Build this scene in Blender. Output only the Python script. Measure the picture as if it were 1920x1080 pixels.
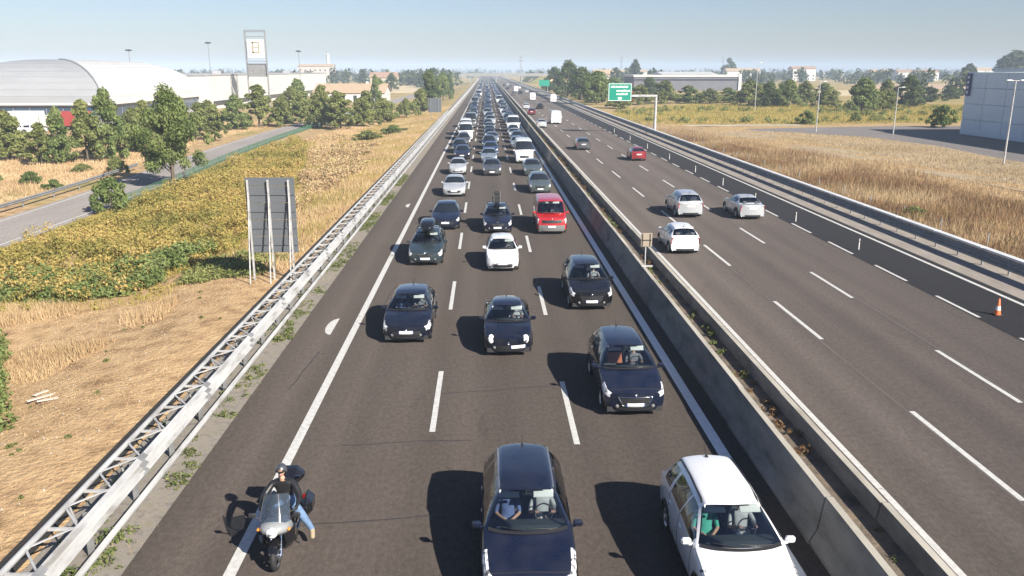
import bpy, bmesh, math, random
import numpy as np
from mathutils import Vector, Matrix
R = math.radians
for o in list(bpy.data.objects): bpy.data.objects.remove(o)
scene = bpy.context.scene
COL = scene.collection

# ------------------------------------------------------------------ camera, sky, sun, exposure
CAM_H = 9.69
cam_data = bpy.data.cameras.new('camera')
cam = bpy.data.objects.new('camera', cam_data); COL.objects.link(cam)
cam.location = (0, 0, CAM_H)
cam.rotation_euler = (R(90 - 14.84), 0, R(-1.7415))
cam_data.sensor_width = 36; cam_data.lens = 36 * 1542 / 1920
cam_data.clip_start = 0.1; cam_data.clip_end = 20000
scene.camera = cam

SUN_EL, SUN_AZ = 33.0, 138.0        # azimuth clockwise from the driving axis (+Y)
world = bpy.data.worlds.new('World'); scene.world = world; world.use_nodes = True
wn = world.node_tree.nodes; wl = world.node_tree.links
bg = wn['Background']
sky = wn.new('ShaderNodeTexSky'); sky.sky_type = 'NISHITA'; sky.sun_disc = False
sky.sun_elevation = R(SUN_EL); sky.sun_rotation = R(SUN_AZ)
sky.altitude = 100; sky.air_density = 1.0; sky.dust_density = 0.8; sky.ozone_density = 2.0
tint = wn.new('ShaderNodeMix'); tint.data_type = 'RGBA'; tint.blend_type = 'MULTIPLY'; tint.inputs[0].default_value = 1.0; tint.inputs[7].default_value = (0.94, 0.96, 1.13, 1)
wl.new(sky.outputs[0], tint.inputs[6]); wl.new(tint.outputs[2], bg.inputs[0]); bg.inputs[1].default_value = 0.050
sun_data = bpy.data.lights.new('sun', 'SUN'); sun_data.energy = 5.0; sun_data.angle = R(0.53)
sun_data.color = (1.0, 0.93, 0.82)
sun = bpy.data.objects.new('sun', sun_data); COL.objects.link(sun)
sd = Vector((math.cos(R(SUN_EL)) * math.sin(R(SUN_AZ)), math.cos(R(SUN_EL)) * math.cos(R(SUN_AZ)), math.sin(R(SUN_EL))))
sun.rotation_euler = sd.to_track_quat('Z', 'Y').to_euler()
sun.location = (30, -10, 40)
scene.view_settings.view_transform = 'Standard'
scene.view_settings.look = 'None'
scene.view_settings.exposure = 1.05
scene.view_settings.gamma = 1.0
scene.render.engine = 'CYCLES'
cy = scene.cycles
cy.use_denoising = True
cy.max_bounces = 6; cy.diffuse_bounces = 2; cy.glossy_bounces = 3; cy.transmission_bounces = 4
cy.transparent_max_bounces = 8; cy.volume_bounces = 0
cy.sample_clamp_indirect = 6.0
cy.use_adaptive_sampling = True

# ------------------------------------------------------------------ materials
MATS = {}
def nt(m): return m.node_tree.nodes, m.node_tree.links
def base_mat(name):
    m = bpy.data.materials.new(name); m.use_nodes = True
    MATS[name] = m
    return m, m.node_tree.nodes['Principled BSDF']
def simple(name, col, rough=0.6, metal=0.0, coat=0.0, spec=0.5, emit=None):
    m, b = base_mat(name)
    b.inputs['Base Color'].default_value = (*col, 1); b.inputs['Roughness'].default_value = rough
    b.inputs['Metallic'].default_value = metal; b.inputs['Coat Weight'].default_value = coat
    b.inputs['Coat Roughness'].default_value = 0.04
    b.inputs['Specular IOR Level'].default_value = spec
    return m
def noisy(name, cols, scale=5.0, rough=0.8, stretch=(1, 1, 1), bump=0.0, bscale=40.0, metal=0.0, detail=6, pos=None, obj=False, rough_var=0.0):
    """colour ramp over fractal noise in world (geometry position) or object space"""
    m, b = base_mat(name); n, l = nt(m)
    if obj:
        tc = n.new('ShaderNodeTexCoord'); src = tc.outputs['Object']
    else:
        tc = n.new('ShaderNodeNewGeometry'); src = tc.outputs['Position']
    mp = n.new('ShaderNodeMapping'); mp.inputs['Scale'].default_value = stretch
    l.new(src, mp.inputs[0])
    nz = n.new('ShaderNodeTexNoise'); nz.inputs['Scale'].default_value = scale; nz.inputs['Detail'].default_value = detail
    nz.inputs['Roughness'].default_value = 0.62
    l.new(mp.outputs[0], nz.inputs[0])
    cr = n.new('ShaderNodeValToRGB')
    k = len(cols)
    pos = pos or [0.3 + 0.4 * i / (k - 1) for i in range(k)]
    while len(cr.color_ramp.elements) < k: cr.color_ramp.elements.new(0.5)
    for e, p, c in zip(cr.color_ramp.elements, pos, cols): e.position = p; e.color = (*c, 1)
    l.new(nz.outputs[0], cr.inputs[0]); l.new(cr.outputs[0], b.inputs['Base Color'])
    b.inputs['Roughness'].default_value = rough; b.inputs['Metallic'].default_value = metal
    if bump > 0:
        n2 = n.new('ShaderNodeTexNoise'); n2.inputs['Scale'].default_value = bscale; n2.inputs['Detail'].default_value = 3
        l.new(src, n2.inputs[0])
        bp = n.new('ShaderNodeBump'); bp.inputs['Strength'].default_value = bump; bp.inputs['Distance'].default_value = 0.05
        l.new(n2.outputs[0], bp.inputs['Height']); l.new(bp.outputs[0], b.inputs['Normal'])
    return m
def foliage(name, cols, rough=0.6, trans=0.35, patch=None):
    """leaf material: per-leaf colour from Random Per Island, plus some light through the leaf"""
    m = bpy.data.materials.new(name); m.use_nodes = True; MATS[name] = m
    n, l = nt(m); b = n['Principled BSDF']; out = n['Material Output']
    g = n.new('ShaderNodeNewGeometry')
    cr = n.new('ShaderNodeValToRGB'); k = len(cols)
    while len(cr.color_ramp.elements) < k: cr.color_ramp.elements.new(0.5)
    for i, (e, c) in enumerate(zip(cr.color_ramp.elements, cols)): e.position = i / max(1, k - 1); e.color = (*c, 1)
    if patch:
        nz = n.new('ShaderNodeTexNoise'); nz.inputs['Scale'].default_value = patch; nz.inputs['Detail'].default_value = 2
        l.new(g.outputs['Position'], nz.inputs[0])
        mr = n.new('ShaderNodeMapRange'); mr.inputs[1].default_value = 0.35; mr.inputs[2].default_value = 0.65
        l.new(nz.outputs[0], mr.inputs[0])
        mx = n.new('ShaderNodeMath'); mx.operation = 'MULTIPLY_ADD'; mx.inputs[1].default_value = 0.45
        l.new(g.outputs['Random Per Island'], mx.inputs[0])
        m2 = n.new('ShaderNodeMath'); m2.operation = 'MULTIPLY'; m2.inputs[1].default_value = 0.55
        l.new(mr.outputs[0], m2.inputs[0]); l.new(m2.outputs[0], mx.inputs[2]); l.new(mx.outputs[0], cr.inputs[0])
    else:
        l.new(g.outputs['Random Per Island'], cr.inputs[0])
    l.new(cr.outputs[0], b.inputs['Base Color']); b.inputs['Roughness'].default_value = rough
    b.inputs['Specular IOR Level'].default_value = 0.25
    if trans:
        t = n.new('ShaderNodeBsdfTranslucent'); l.new(cr.outputs[0], t.inputs[0])
        mix = n.new('ShaderNodeMixShader'); mix.inputs[0].default_value = trans
        l.new(b.outputs[0], mix.inputs[1]); l.new(t.outputs[0], mix.inputs[2]); l.new(mix.outputs[0], out.inputs[0])
    return m
def glass_mat(name, tint, fac=0.085):
    m = bpy.data.materials.new(name); m.use_nodes = True; MATS[name] = m
    n, l = nt(m); out = n['Material Output']; n.remove(n['Principled BSDF'])
    tr = n.new('ShaderNodeBsdfTransparent'); tr.inputs[0].default_value = (*tint, 1)
    gl = n.new('ShaderNodeBsdfGlossy'); gl.inputs['Roughness'].default_value = 0.02
    fr = n.new('ShaderNodeFresnel'); fr.inputs[0].default_value = 1.5
    bo = n.new('ShaderNodeMath'); bo.operation = 'MULTIPLY_ADD'; bo.inputs[1].default_value = 1.2; bo.inputs[2].default_value = fac; bo.use_clamp = True; l.new(fr.outputs[0], bo.inputs[0])
    mix = n.new('ShaderNodeMixShader'); l.new(bo.outputs[0], mix.inputs[0]); l.new(tr.outputs[0], mix.inputs[1]); l.new(gl.outputs[0], mix.inputs[2])
    l.new(mix.outputs[0], out.inputs[0])
    return m
def paint(name, col, metal=0.0):
    if name in MATS: return MATS[name]
    m, b = base_mat(name); n, l = nt(m)
    b.inputs['Base Color'].default_value = (*col, 1); b.inputs['Metallic'].default_value = metal
    b.inputs['Roughness'].default_value = 0.32; b.inputs['Coat Weight'].default_value = 0.9; b.inputs['Coat Roughness'].default_value = 0.05
    # road dust: slightly rougher, browner film varying over the body
    g = n.new('ShaderNodeTexCoord'); nz = n.new('ShaderNodeTexNoise'); nz.inputs['Scale'].default_value = 2.2; nz.inputs['Detail'].default_value = 5
    l.new(g.outputs['Object'], nz.inputs[0])
    cr = n.new('ShaderNodeMapRange'); cr.inputs[1].default_value = 0.4; cr.inputs[2].default_value = 0.75; cr.inputs[3].default_value = 0.0; cr.inputs[4].default_value = 0.05
    l.new(nz.outputs[0], cr.inputs[0])
    mx = n.new('ShaderNodeMix'); mx.data_type = 'RGBA'; mx.inputs[6].default_value = (*col, 1); mx.inputs[7].default_value = (0.22, 0.19, 0.15, 1)
    l.new(cr.outputs[0], mx.inputs[0]); l.new(mx.outputs[2], b.inputs['Base Color'])
    mr = n.new('ShaderNodeMapRange'); mr.inputs[3].default_value = 0.22; mr.inputs[4].default_value = 0.36
    l.new(nz.outputs[0], mr.inputs[0]); l.new(mr.outputs[0], b.inputs['Roughness'])
    return m

# ------------------------------------------------------------------ objects
def link(o, parent=None):
    COL.objects.link(o)
    if parent is not None: o.parent = parent
    return o
def tag(o, label=None, cat=None, group=None, kind=None):
    if label: o['label'] = label
    if cat: o['category'] = cat
    if group: o['group'] = group
    if kind: o['kind'] = kind
    return o
def empty(name, loc=(0, 0, 0), rz=0.0, parent=None):
    o = bpy.data.objects.new(name, None); o.empty_display_size = 0.2
    o.location = loc; o.rotation_euler = (0, 0, rz)
    return link(o, parent)
def mesh_np(name, V, F, mats=(), mi=None, smooth=False):
    """fast mesh from numpy arrays; F is (n,3) or (n,4)"""
    V = np.asarray(V, np.float32); F = np.asarray(F, np.int32)
    me = bpy.data.meshes.new(name)
    k = F.shape[1]; n = len(F)
    me.vertices.add(len(V)); me.vertices.foreach_set('co', V.ravel())
    me.loops.add(n * k); me.loops.foreach_set('vertex_index', F.ravel())
    me.polygons.add(n); me.polygons.foreach_set('loop_start', np.arange(0, n * k, k, dtype=np.int32))
    me.polygons.foreach_set('loop_total', np.full(n, k, np.int32))
    for m in mats: me.materials.append(m)
    if mi is not None: me.polygons.foreach_set('material_index', np.asarray(mi, np.int32))
    me.polygons.foreach_set('use_smooth', np.full(n, bool(smooth)))
    me.update(calc_edges=True)
    return me
class MB:
    def __init__(s): s.v = []; s.f = []; s.mi = []; s.sm = []
    def add(s, vs, fs, mi=0, smooth=False):
        k = len(s.v); s.v += [tuple(map(float, p)) for p in vs]
        for f in fs: s.f.append(tuple(i + k for i in f)); s.mi.append(mi); s.sm.append(smooth)
        return s
    def box(s, x0, x1, y0, y1, z0, z1, mi=0):
        return s.add([(x0, y0, z0), (x1, y0, z0), (x1, y1, z0), (x0, y1, z0), (x0, y0, z1), (x1, y0, z1), (x1, y1, z1), (x0, y1, z1)],
                     [(0, 3, 2, 1), (4, 5, 6, 7), (0, 1, 5, 4), (1, 2, 6, 5), (2, 3, 7, 6), (3, 0, 4, 7)], mi)
    def cbox(s, c, size, mi=0, rot=None, bev=0.0):
        """box round c, optional rotation matrix and chamfer"""
        hx, hy, hz = size[0] / 2, size[1] / 2, size[2] / 2
        if bev <= 0:
            P = [(-hx, -hy, -hz), (hx, -hy, -hz), (hx, hy, -hz), (-hx, hy, -hz), (-hx, -hy, hz), (hx, -hy, hz), (hx, hy, hz), (-hx, hy, hz)]
            Fs = [(0, 3, 2, 1), (4, 5, 6, 7), (0, 1, 5, 4), (1, 2, 6, 5), (2, 3, 7, 6), (3, 0, 4, 7)]
        else:
            b = min(bev, hx * .9, hy * .9, hz * .9)
            P = []; idx = {}
            for ix, sx in enumerate((-1, 1)):
                for iy, sy in enumerate((-1, 1)):
                    for iz, sz in enumerate((-1, 1)):
                        for ax in range(3):
                            p = [sx * (hx - b), sy * (hy - b), sz * (hz - b)]
                            p[ax] = (sx * hx, sy * hy, sz * hz)[ax]
                            idx[(sx, sy, sz, ax)] = len(P); P.append(tuple(p))
            Fs = []
            for ax in range(3):
                o1, o2 = [a for a in range(3) if a != ax]
                for sg in (-1, 1):
                    q = []
                    for a, c2 in ((-1, -1), (1, -1), (1, 1), (-1, 1)):
                        t = [0, 0, 0]; t[ax] = sg; t[o1] = a; t[o2] = c2; q.append(idx[(*t, ax)])
                    if (sg > 0) == (ax == 1): q.reverse()
                    Fs.append(tuple(q))
            for ax in range(3):          # edges parallel to ax
                o1, o2 = [a for a in range(3) if a != ax]
                for a in (-1, 1):
                    for c2 in (-1, 1):
                        t = [0, 0, 0]; t[o1] = a; t[o2] = c2
                        t0 = list(t); t0[ax] = -1; t1 = list(t); t1[ax] = 1
                        Fs.append((idx[(*t0, o1)], idx[(*t1, o1)], idx[(*t1, o2)], idx[(*t0, o2)]))
            for sx in (-1, 1):
                for sy in (-1, 1):
                    for sz in (-1, 1):
                        Fs.append(tuple(idx[(sx, sy, sz, a)] for a in range(3)))
        M = rot if rot is not None else Matrix.Identity(3)
        return s.add([M @ Vector(p) + Vector(c) for p in P], Fs, mi)
    def tube(s, pts, rad, n=8, mi=0, cap=True, smooth=True):
        pts = [Vector(p) for p in pts]
        if not hasattr(rad, '__len__'): rad = [rad] * len(pts)
        vs = []; fs = []
        up = None
        for i, p in enumerate(pts):
            d = (pts[min(i + 1, len(pts) - 1)] - pts[max(i - 1, 0)]).normalized()
            if up is None: up = Vector((0, 0, 1)) if abs(d.z) < 0.9 else Vector((1, 0, 0))
            a = d.cross(up); a = a.normalized() if a.length > 1e-6 else d.orthogonal().normalized()
            b = a.cross(d).normalized(); up = b
            for k in range(n):
                t = 2 * math.pi * k / n
                vs.append(p + (a * math.cos(t) + b * math.sin(t)) * rad[i])
        for i in range(len(pts) - 1):
            for k in range(n):
                k2 = (k + 1) % n
                fs.append((i * n + k, (i + 1) * n + k, (i + 1) * n + k2, i * n + k2))
        s.add(vs, fs, mi, smooth)
        if cap:
            s.add(vs[:n], [tuple(range(n))], mi); s.add(vs[-n:], [tuple(reversed(range(n)))], mi)
        return s
    def lathe(s, prof, axis='z', n=16, c=(0, 0, 0), mi=0, smooth=True):
        """prof: list of (radius, along-axis)"""
        vs = []; fs = []
        for r, h in prof:
            for k in range(n):
                t = 2 * math.pi * k / n; a, b = r * math.cos(t), r * math.sin(t)
                p = {'z': (a, b, h), 'x': (h, a, b), 'y': (a, h, b)}[axis]
                vs.append((p[0] + c[0], p[1] + c[1], p[2] + c[2]))
        for i in range(len(prof) - 1):
            for k in range(n):
                k2 = (k + 1) % n; fs.append((i * n + k, i * n + k2, (i + 1) * n + k2, (i + 1) * n + k))
        return s.add(vs, fs, mi, smooth)
    def sheet(s, grid, mi=0, smooth=True):
        nr, nc = len(grid), len(grid[0])
        return s.add([p for r in grid for p in r], [(i * nc + j, i * nc + j + 1, (i + 1) * nc + j + 1, (i + 1) * nc + j) for i in range(nr - 1) for j in range(nc - 1)], mi, smooth)
    def extr(s, poly, y0, y1, mi=0, plane='xz', smooth=False, cap=True):
        """extrude a closed 2D polygon (given in the plane) along the third axis"""
        n = len(poly)
        def P(a, b, t): return {'xz': (a, t, b), 'yz': (t, a, b), 'xy': (a, b, t)}[plane]
        vs = [P(a, b, y0) for a, b in poly] + [P(a, b, y1) for a, b in poly]
        fs = [(i, (i + 1) % n, n + (i + 1) % n, n + i) for i in range(n)]
        s.add(vs, fs, mi, smooth)
        if cap: s.add(vs[:n], [tuple(reversed(range(n)))], mi); s.add(vs[n:], [tuple(range(n))], mi)
        return s
    def mesh(s, name, mats):
        me = bpy.data.meshes.new(name)
        me.from_pydata(s.v, [], s.f)
        for m in (mats if isinstance(mats, (list, tuple)) else [mats]): me.materials.append(m)
        me.polygons.foreach_set('material_index', s.mi); me.polygons.foreach_set('use_smooth', s.sm)
        bm = bmesh.new(); bm.from_mesh(me); bmesh.ops.recalc_face_normals(bm, faces=bm.faces); bm.to_mesh(me); bm.free()
        me.update()
        return me
    def build(s, name, mats, parent=None, loc=None, rz=None):
        o = bpy.data.objects.new(name, s.mesh(name, mats))
        if loc is not None: o.location = loc
        if rz is not None: o.rotation_euler = (0, 0, rz)
        return link(o, parent)
def inst(name, me, parent=None, loc=None, rz=None, scale=None):
    o = bpy.data.objects.new(name, me)
    if loc is not None: o.location = loc
    if rz is not None: o.rotation_euler = (0, 0, rz)
    if scale is not None: o.scale = scale if hasattr(scale, '__len__') else (scale,) * 3
    return link(o, parent)

# plain materials used across the scene
simple('black_rubber', (0.018, 0.018, 0.019), 0.75)
simple('black_plastic', (0.022, 0.022, 0.024), 0.45)
simple('black_gloss', (0.008, 0.008, 0.010), 0.12, coat=0.6)
simple('dark_trim', (0.03, 0.03, 0.032), 0.6)
simple('cabin_dark', (0.022, 0.025, 0.028), 0.85)
simple('dash_grey', (0.045, 0.058, 0.062), 0.6)
simple('cabin_grey', (0.16, 0.16, 0.16), 0.85)
simple('seat_fabric', (0.07, 0.075, 0.085), 0.9)
simple('visor_cloth', (0.70, 0.71, 0.68), 0.8)
simple('alloy', (0.55, 0.56, 0.57), 0.3, metal=0.9)
simple('chrome', (0.75, 0.76, 0.78), 0.12, metal=1.0)
simple('plate_white', (0.82, 0.82, 0.81), 0.4)
simple('plate_blue', (0.03, 0.08, 0.35), 0.4)
noisy('lamp_clear', [(0.10, 0.10, 0.11), (0.55, 0.56, 0.58), (0.85, 0.86, 0.88)], scale=11, rough=0.15, pos=[.36, .46, .56], detail=1, obj=True)
MATS['lamp_clear'].node_tree.nodes['Principled BSDF'].inputs['Coat Weight'].default_value = 1.0
simple('lamp_red', (0.35, 0.012, 0.015), 0.15, coat=1.0)
simple('lamp_amber', (0.7, 0.25, 0.03), 0.2, coat=1.0)
simple('paper', (0.75, 0.74, 0.66), 0.7)
simple('white_paint', (0.72, 0.72, 0.70), 0.5)
noisy('rail_white', [(0.55, 0.55, 0.54), (0.68, 0.68, 0.67)], scale=1.5, rough=0.5, metal=0.1)
simple('dark_glass', (0.012, 0.016, 0.02), 0.04, coat=1.0)
glass_mat('car_glass', (0.70, 0.75, 0.77))
def screen_mat(name):
    m = bpy.data.materials.new(name); m.use_nodes = True; MATS[name] = m
    n, l = nt(m); b = n['Principled BSDF']; out = n['Material Output']
    b.inputs['Base Color'].default_value = (0.07, 0.09, 0.12, 1); b.inputs['Roughness'].default_value = 0.08; b.inputs['Coat Weight'].default_value = 1.0
    tr = n.new('ShaderNodeBsdfTransparent'); tr.inputs[0].default_value = (0.42, 0.50, 0.58, 1)
    mix = n.new('ShaderNodeMixShader'); mix.inputs[0].default_value = 0.45
    l.new(tr.outputs[0], mix.inputs[1]); l.new(b.outputs[0], mix.inputs[2]); l.new(mix.outputs[0], out.inputs[0])
screen_mat('bike_screen')
noisy('galvanised', [(0.27, 0.255, 0.235), (0.43, 0.43, 0.425), (0.53, 0.53, 0.52)], scale=2.2, rough=0.55, metal=0.25, stretch=(1, .35, 2), pos=[.30, .46, .66])
noisy('zinc_bright', [(0.42, 0.43, 0.44), (0.52, 0.53, 0.54)], scale=1.2, rough=0.5, metal=0.25)
noisy('galvanised_dull', [(0.18, 0.18, 0.18), (0.28, 0.285, 0.29)], scale=2.0, rough=0.6, metal=0.3)
noisy('bark', [(0.06, 0.045, 0.03), (0.15, 0.12, 0.09)], scale=6, rough=0.95, stretch=(1, 1, .3), bump=0.5, bscale=12)
noisy('old_wood', [(0.10, 0.085, 0.07), (0.18, 0.16, 0.13)], scale=5, rough=0.9, stretch=(1, 1, .2))
# ------------------------------------------------------------------ ground
def sstep(a, b, x):
    t = np.clip((np.asarray(x, float) - a) / (b - a), 0, 1); return t * t * (3 - 2 * t)
def gz(x, y=0.0):
    """height of the terrain: the motorway stands on a low bank, the land to its left is about a metre lower"""
    x = np.asarray(x, float); y = np.asarray(y, float)
    z = -0.06 - 0.95 * sstep(-10.5, -19, x) - 0.10 * sstep(26, 34, x)
    n = 0.10 * np.sin(x * 0.31 + 1.3) * np.sin(y * 0.23) + 0.06 * np.sin(x * 0.9 + y * 0.5)
    off = sstep(-11.5, -15, x) * sstep(-29.0, -27.5, x) + sstep(29, 34, x) * (1 - sstep(44, 50, x))
    return z + n * off
def asphalt(name, base, streak=0.12, track=None):
    m, b = base_mat(name); n, l = nt(m)
    g = n.new('ShaderNodeNewGeometry'); P = g.outputs['Position']
    def noise(scale, st, det=4):
        mp = n.new('ShaderNodeMapping'); mp.inputs['Scale'].default_value = st; l.new(P, mp.inputs[0])
        z = n.new('ShaderNodeTexNoise'); z.inputs['Scale'].default_value = scale; z.inputs['Detail'].default_value = det; l.new(mp.outputs[0], z.inputs[0])
        return z.outputs[0]
    def mrange(src, lo, hi, a=0.3, b_=0.7):
        r = n.new('ShaderNodeMapRange'); r.inputs[1].default_value = a; r.inputs[2].default_value = b_; r.inputs[3].default_value = lo; r.inputs[4].default_value = hi
        l.new(src, r.inputs[0]); return r.outputs[0]
    def mul(a, b_):
        x = n.new('ShaderNodeMath'); x.operation = 'MULTIPLY'; l.new(a, x.inputs[0]); l.new(b_, x.inputs[1]); return x.outputs[0]
    f = mul(mrange(noise(0.75, (1, 0.012, 1), 3), 1 - streak, 1 + streak), mrange(noise(28, (1, 1, 1), 3), 0.72, 1.28))
    f = mul(f, mrange(noise(0.16, (1, 0.5, 1)), 0.93, 1.07))
    f = mul(f, mrange(noise(9.0, (1, 0.6, 1), 6), 0.80, 1.20))
    if track:                     # polished wheel tracks and darker oil strips, lane by lane
        xc, per, amp = track; sx = n.new('ShaderNodeSeparateXYZ'); l.new(P, sx.inputs[0])
        a = n.new('ShaderNodeMath'); a.operation = 'MULTIPLY_ADD'; a.inputs[1].default_value = 2 * math.pi / per; a.inputs[2].default_value = -2 * math.pi * xc / per; l.new(sx.outputs[0], a.inputs[0])
        c_ = n.new('ShaderNodeMath'); c_.operation = 'COSINE'; l.new(a.outputs[0], c_.inputs[0])
        k_ = mul(c_.outputs[0], mrange(noise(0.5, (1, 0.03, 1), 3), 0.2, 1.0, .35, .65))
        f = mul(f, mrange(k_, 1 + amp, 1 - amp, -1.0, 1.0))
    # sparse darker repairs / oil marks
    f = mul(f, mrange(noise(1.6, (1, 0.25, 1), 3), 0.86, 1.0, 0.28, 0.40))
    c = n.new('ShaderNodeMix'); c.data_type = 'RGBA'; c.blend_type = 'MULTIPLY'; c.inputs[0].default_value = 1.0
    c.inputs[6].default_value = (*base, 1)
    cc = n.new('ShaderNodeCombineColor')
    for i in range(3): l.new(f, cc.inputs[i])
    l.new(cc.outputs[0], c.inputs[7]); l.new(c.outputs[2], b.inputs['Base Color'])
    b.inputs['Roughness'].default_value = 0.90; b.inputs['Diffuse Roughness'].default_value = 1.0; b.inputs['Specular IOR Level'].default_value = 0.3
    bp = n.new('ShaderNodeBump'); bp.inputs['Strength'].default_value = 0.35; bp.inputs['Distance'].default_value = 0.01
    l.new(noise(70, (1, 1, 1), 2), bp.inputs['Height']); l.new(bp.outputs[0], b.inputs['Normal'])
    return m
asphalt('asphalt_worn', (0.052, 0.0428, 0.0372), .13, (.42, 1.9, .13))
asphalt('asphalt_faded', (0.078, 0.0648, 0.0572), .13, (14.2, 1.82, .10))
asphalt('asphalt_dark', (0.0165, 0.0160, 0.0178), 0.08)
asphalt('asphalt_pale', (0.150, 0.137, 0.131), 0.08)
asphalt('asphalt_yard', (0.140, 0.127, 0.121), 0.06)
noisy('line_paint', [(0.20, 0.185, 0.17), (0.44, 0.43, 0.405), (0.54, 0.535, 0.51)], scale=7, rough=0.65, pos=[0.26, 0.38, 0.58], detail=8)
noisy('line_fresh', [(0.66, 0.66, 0.64), (0.82, 0.82, 0.80)], scale=5, rough=0.6)
noisy('gravel_strip', [(0.13, 0.115, 0.095), (0.23, 0.205, 0.175), (0.19, 0.175, 0.12)], scale=3.5, rough=0.95, bump=0.4, bscale=30)
noisy('concrete_verge', [(0.20, 0.175, 0.15), (0.30, 0.265, 0.23)], scale=1.8, rough=0.9, stretch=(1, .25, 1))
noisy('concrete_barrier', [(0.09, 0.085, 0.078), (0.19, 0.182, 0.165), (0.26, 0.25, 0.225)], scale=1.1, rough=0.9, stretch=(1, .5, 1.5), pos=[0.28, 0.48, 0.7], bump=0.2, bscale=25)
noisy('median_soil', [(0.05, 0.042, 0.032), (0.13, 0.105, 0.08), (0.20, 0.15, 0.10)], scale=1.6, rough=0.95, bump=0.6, bscale=9)

def ground_material():
    m, b = base_mat('dry_ground'); n, l = nt(m)
    g = n.new('ShaderNodeNewGeometry'); P = g.outputs['Position']
    def noise(scale, det, st=(1, 1, 1)):
        mp = n.new('ShaderNodeMapping'); mp.inputs['Scale'].default_value = st; l.new(P, mp.inputs[0])
        z = n.new('ShaderNodeTexNoise'); z.inputs['Scale'].default_value = scale; z.inputs['Detail'].default_value = det; l.new(mp.outputs[0], z.inputs[0]); return z.outputs[0]
    def ramp(src, stops):
        cr = n.new('ShaderNodeValToRGB')
        while len(cr.color_ramp.elements) < len(stops): cr.color_ramp.elements.new(0.5)
        for e, (p, c) in zip(cr.color_ramp.elements, stops): e.position = p; e.color = (*c, 1)
        l.new(src, cr.inputs[0]); return cr.outputs[0]
    straw = ramp(noise(1.3, 8), [(0.30, (0.25, 0.160, 0.085)), (0.48, (0.41, 0.275, 0.150)), (0.68, (0.49, 0.345, 0.190))])
    green = ramp(noise(0.9, 7), [(0.32, (0.13, 0.14, 0.04)), (0.52, (0.27, 0.24, 0.08)), (0.68, (0.38, 0.31, 0.12))])
    mask = n.new('ShaderNodeMapRange'); mask.inputs[1].default_value = 0.55; mask.inputs[2].default_value = 0.66
    l.new(noise(0.045, 5), mask.inputs[0])
    sp = n.new('ShaderNodeSeparateXYZ'); l.new(P, sp.inputs[0])
    far = n.new('ShaderNodeMapRange'); far.inputs[1].default_value = 60; far.inputs[2].default_value = 260; far.inputs[3].default_value = 0.0; far.inputs[4].default_value = 0.45
    l.new(sp.outputs[1], far.inputs[0])
    ad = n.new('ShaderNodeMath'); ad.operation = 'ADD'; ad.use_clamp = True
    l.new(mask.outputs[0], ad.inputs[0]); l.new(far.outputs[0], ad.inputs[1])
    mx = n.new('ShaderNodeMix'); mx.data_type = 'RGBA'; l.new(ad.outputs[0], mx.inputs[0]); l.new(straw, mx.inputs[6]); l.new(green, mx.inputs[7])
    l.new(mx.outputs[2], b.inputs['Base Color']); b.inputs['Roughness'].default_value = 0.95; b.inputs['Specular IOR Level'].default_value = 0.1
    bp = n.new('ShaderNodeBump'); bp.inputs['Strength'].default_value = 0.8; bp.inputs['Distance'].default_value = 0.12
    l.new(noise(6, 6), bp.inputs['Height']); l.new(bp.outputs[0], b.inputs['Normal'])
    return m
ground_material()
gx = np.concatenate([np.linspace(-4600, -220, 16), np.linspace(-200, -60, 15), np.linspace(-58, -10.6, 66), [-10.12, -10.07, -9.63, -9.58, -9.0, -8, -7], [-6, 8, 24], np.linspace(25.2, 60, 50), np.linspace(62, 200, 15), np.linspace(220, 4600, 16)])
gy = np.concatenate([np.linspace(-60, 4, 8), np.linspace(5, 160, 120), np.linspace(165, 400, 30), np.linspace(450, 4600, 22)])
GX, GY = np.meshgrid(gx, gy); GZ = gz(GX, GY)
nyy, nxx = GX.shape
I = np.arange(nyy * nxx).reshape(nyy, nxx)
gm = mesh_np('ground', np.stack([GX, GY, GZ], -1).reshape(-1, 3), np.stack([I[:-1, :-1], I[:-1, 1:], I[1:, 1:], I[1:, :-1]], -1).reshape(-1, 4), [MATS['dry_ground']], smooth=True)
ground = inst('ground', gm); tag(ground, 'dry straw and olive ground stretching from the motorway to the horizon', kind='structure')

# ------------------------------------------------------------------ motorway
Y0, Y1 = -20.0, 2600.0
def strip(name, x0, x1, z, mat, y0=Y0, y1=Y1, parent=None, ny=1):
    mb = MB(); ys = [y0 + (y1 - y0) * i / ny for i in range(ny + 1)]
    mb.sheet([[(x0, y, z), (x1, y, z)] for y in ys], smooth=False)
    return mb.build(name, mat, parent)
def roadtag(o, label): return tag(o, label, kind='structure')
noisy('rail_shade_dark', [(0.012, 0.011, 0.010), (0.028, 0.025, 0.021)], scale=2.5, rough=.9, stretch=(1, .3, 1))  # near-black colour for the painted shade behind the left guardrail
road_l = strip('road', -7.32, 6.9, 0.0, MATS['asphalt_worn']); roadtag(road_l, 'worn brown grey left carriageway full of queuing traffic')
road_r = strip('road', 7.6, 23.35, 0.0, MATS['asphalt_faded']); roadtag(road_r, 'right carriageway with free flowing traffic driving away')
lane_dk = strip('emergency_lane', 19.72, 23.30, 0.004, MATS['asphalt_dark']); roadtag(lane_dk, 'darker resurfaced lane along the right carriageway')
soil = strip('median', 7.12, 8.18, 0.56, MATS['median_soil'], 2, 1400); roadtag(soil, 'strip of dark soil between the two concrete barriers')
verge_l = strip('verge', -9.35, -7.32, -0.004, MATS['gravel_strip']); roadtag(verge_l, 'weedy gravel verge under the left guardrail')
rail_shade = strip('rail_shade_strip', -10.02, -9.50, -0.035, MATS['rail_shade_dark'], Y0, 900); roadtag(rail_shade, 'dark strip painted as shade behind the left guardrail')  # flat dark sheet added in place of the guardrail's shadow line
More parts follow.
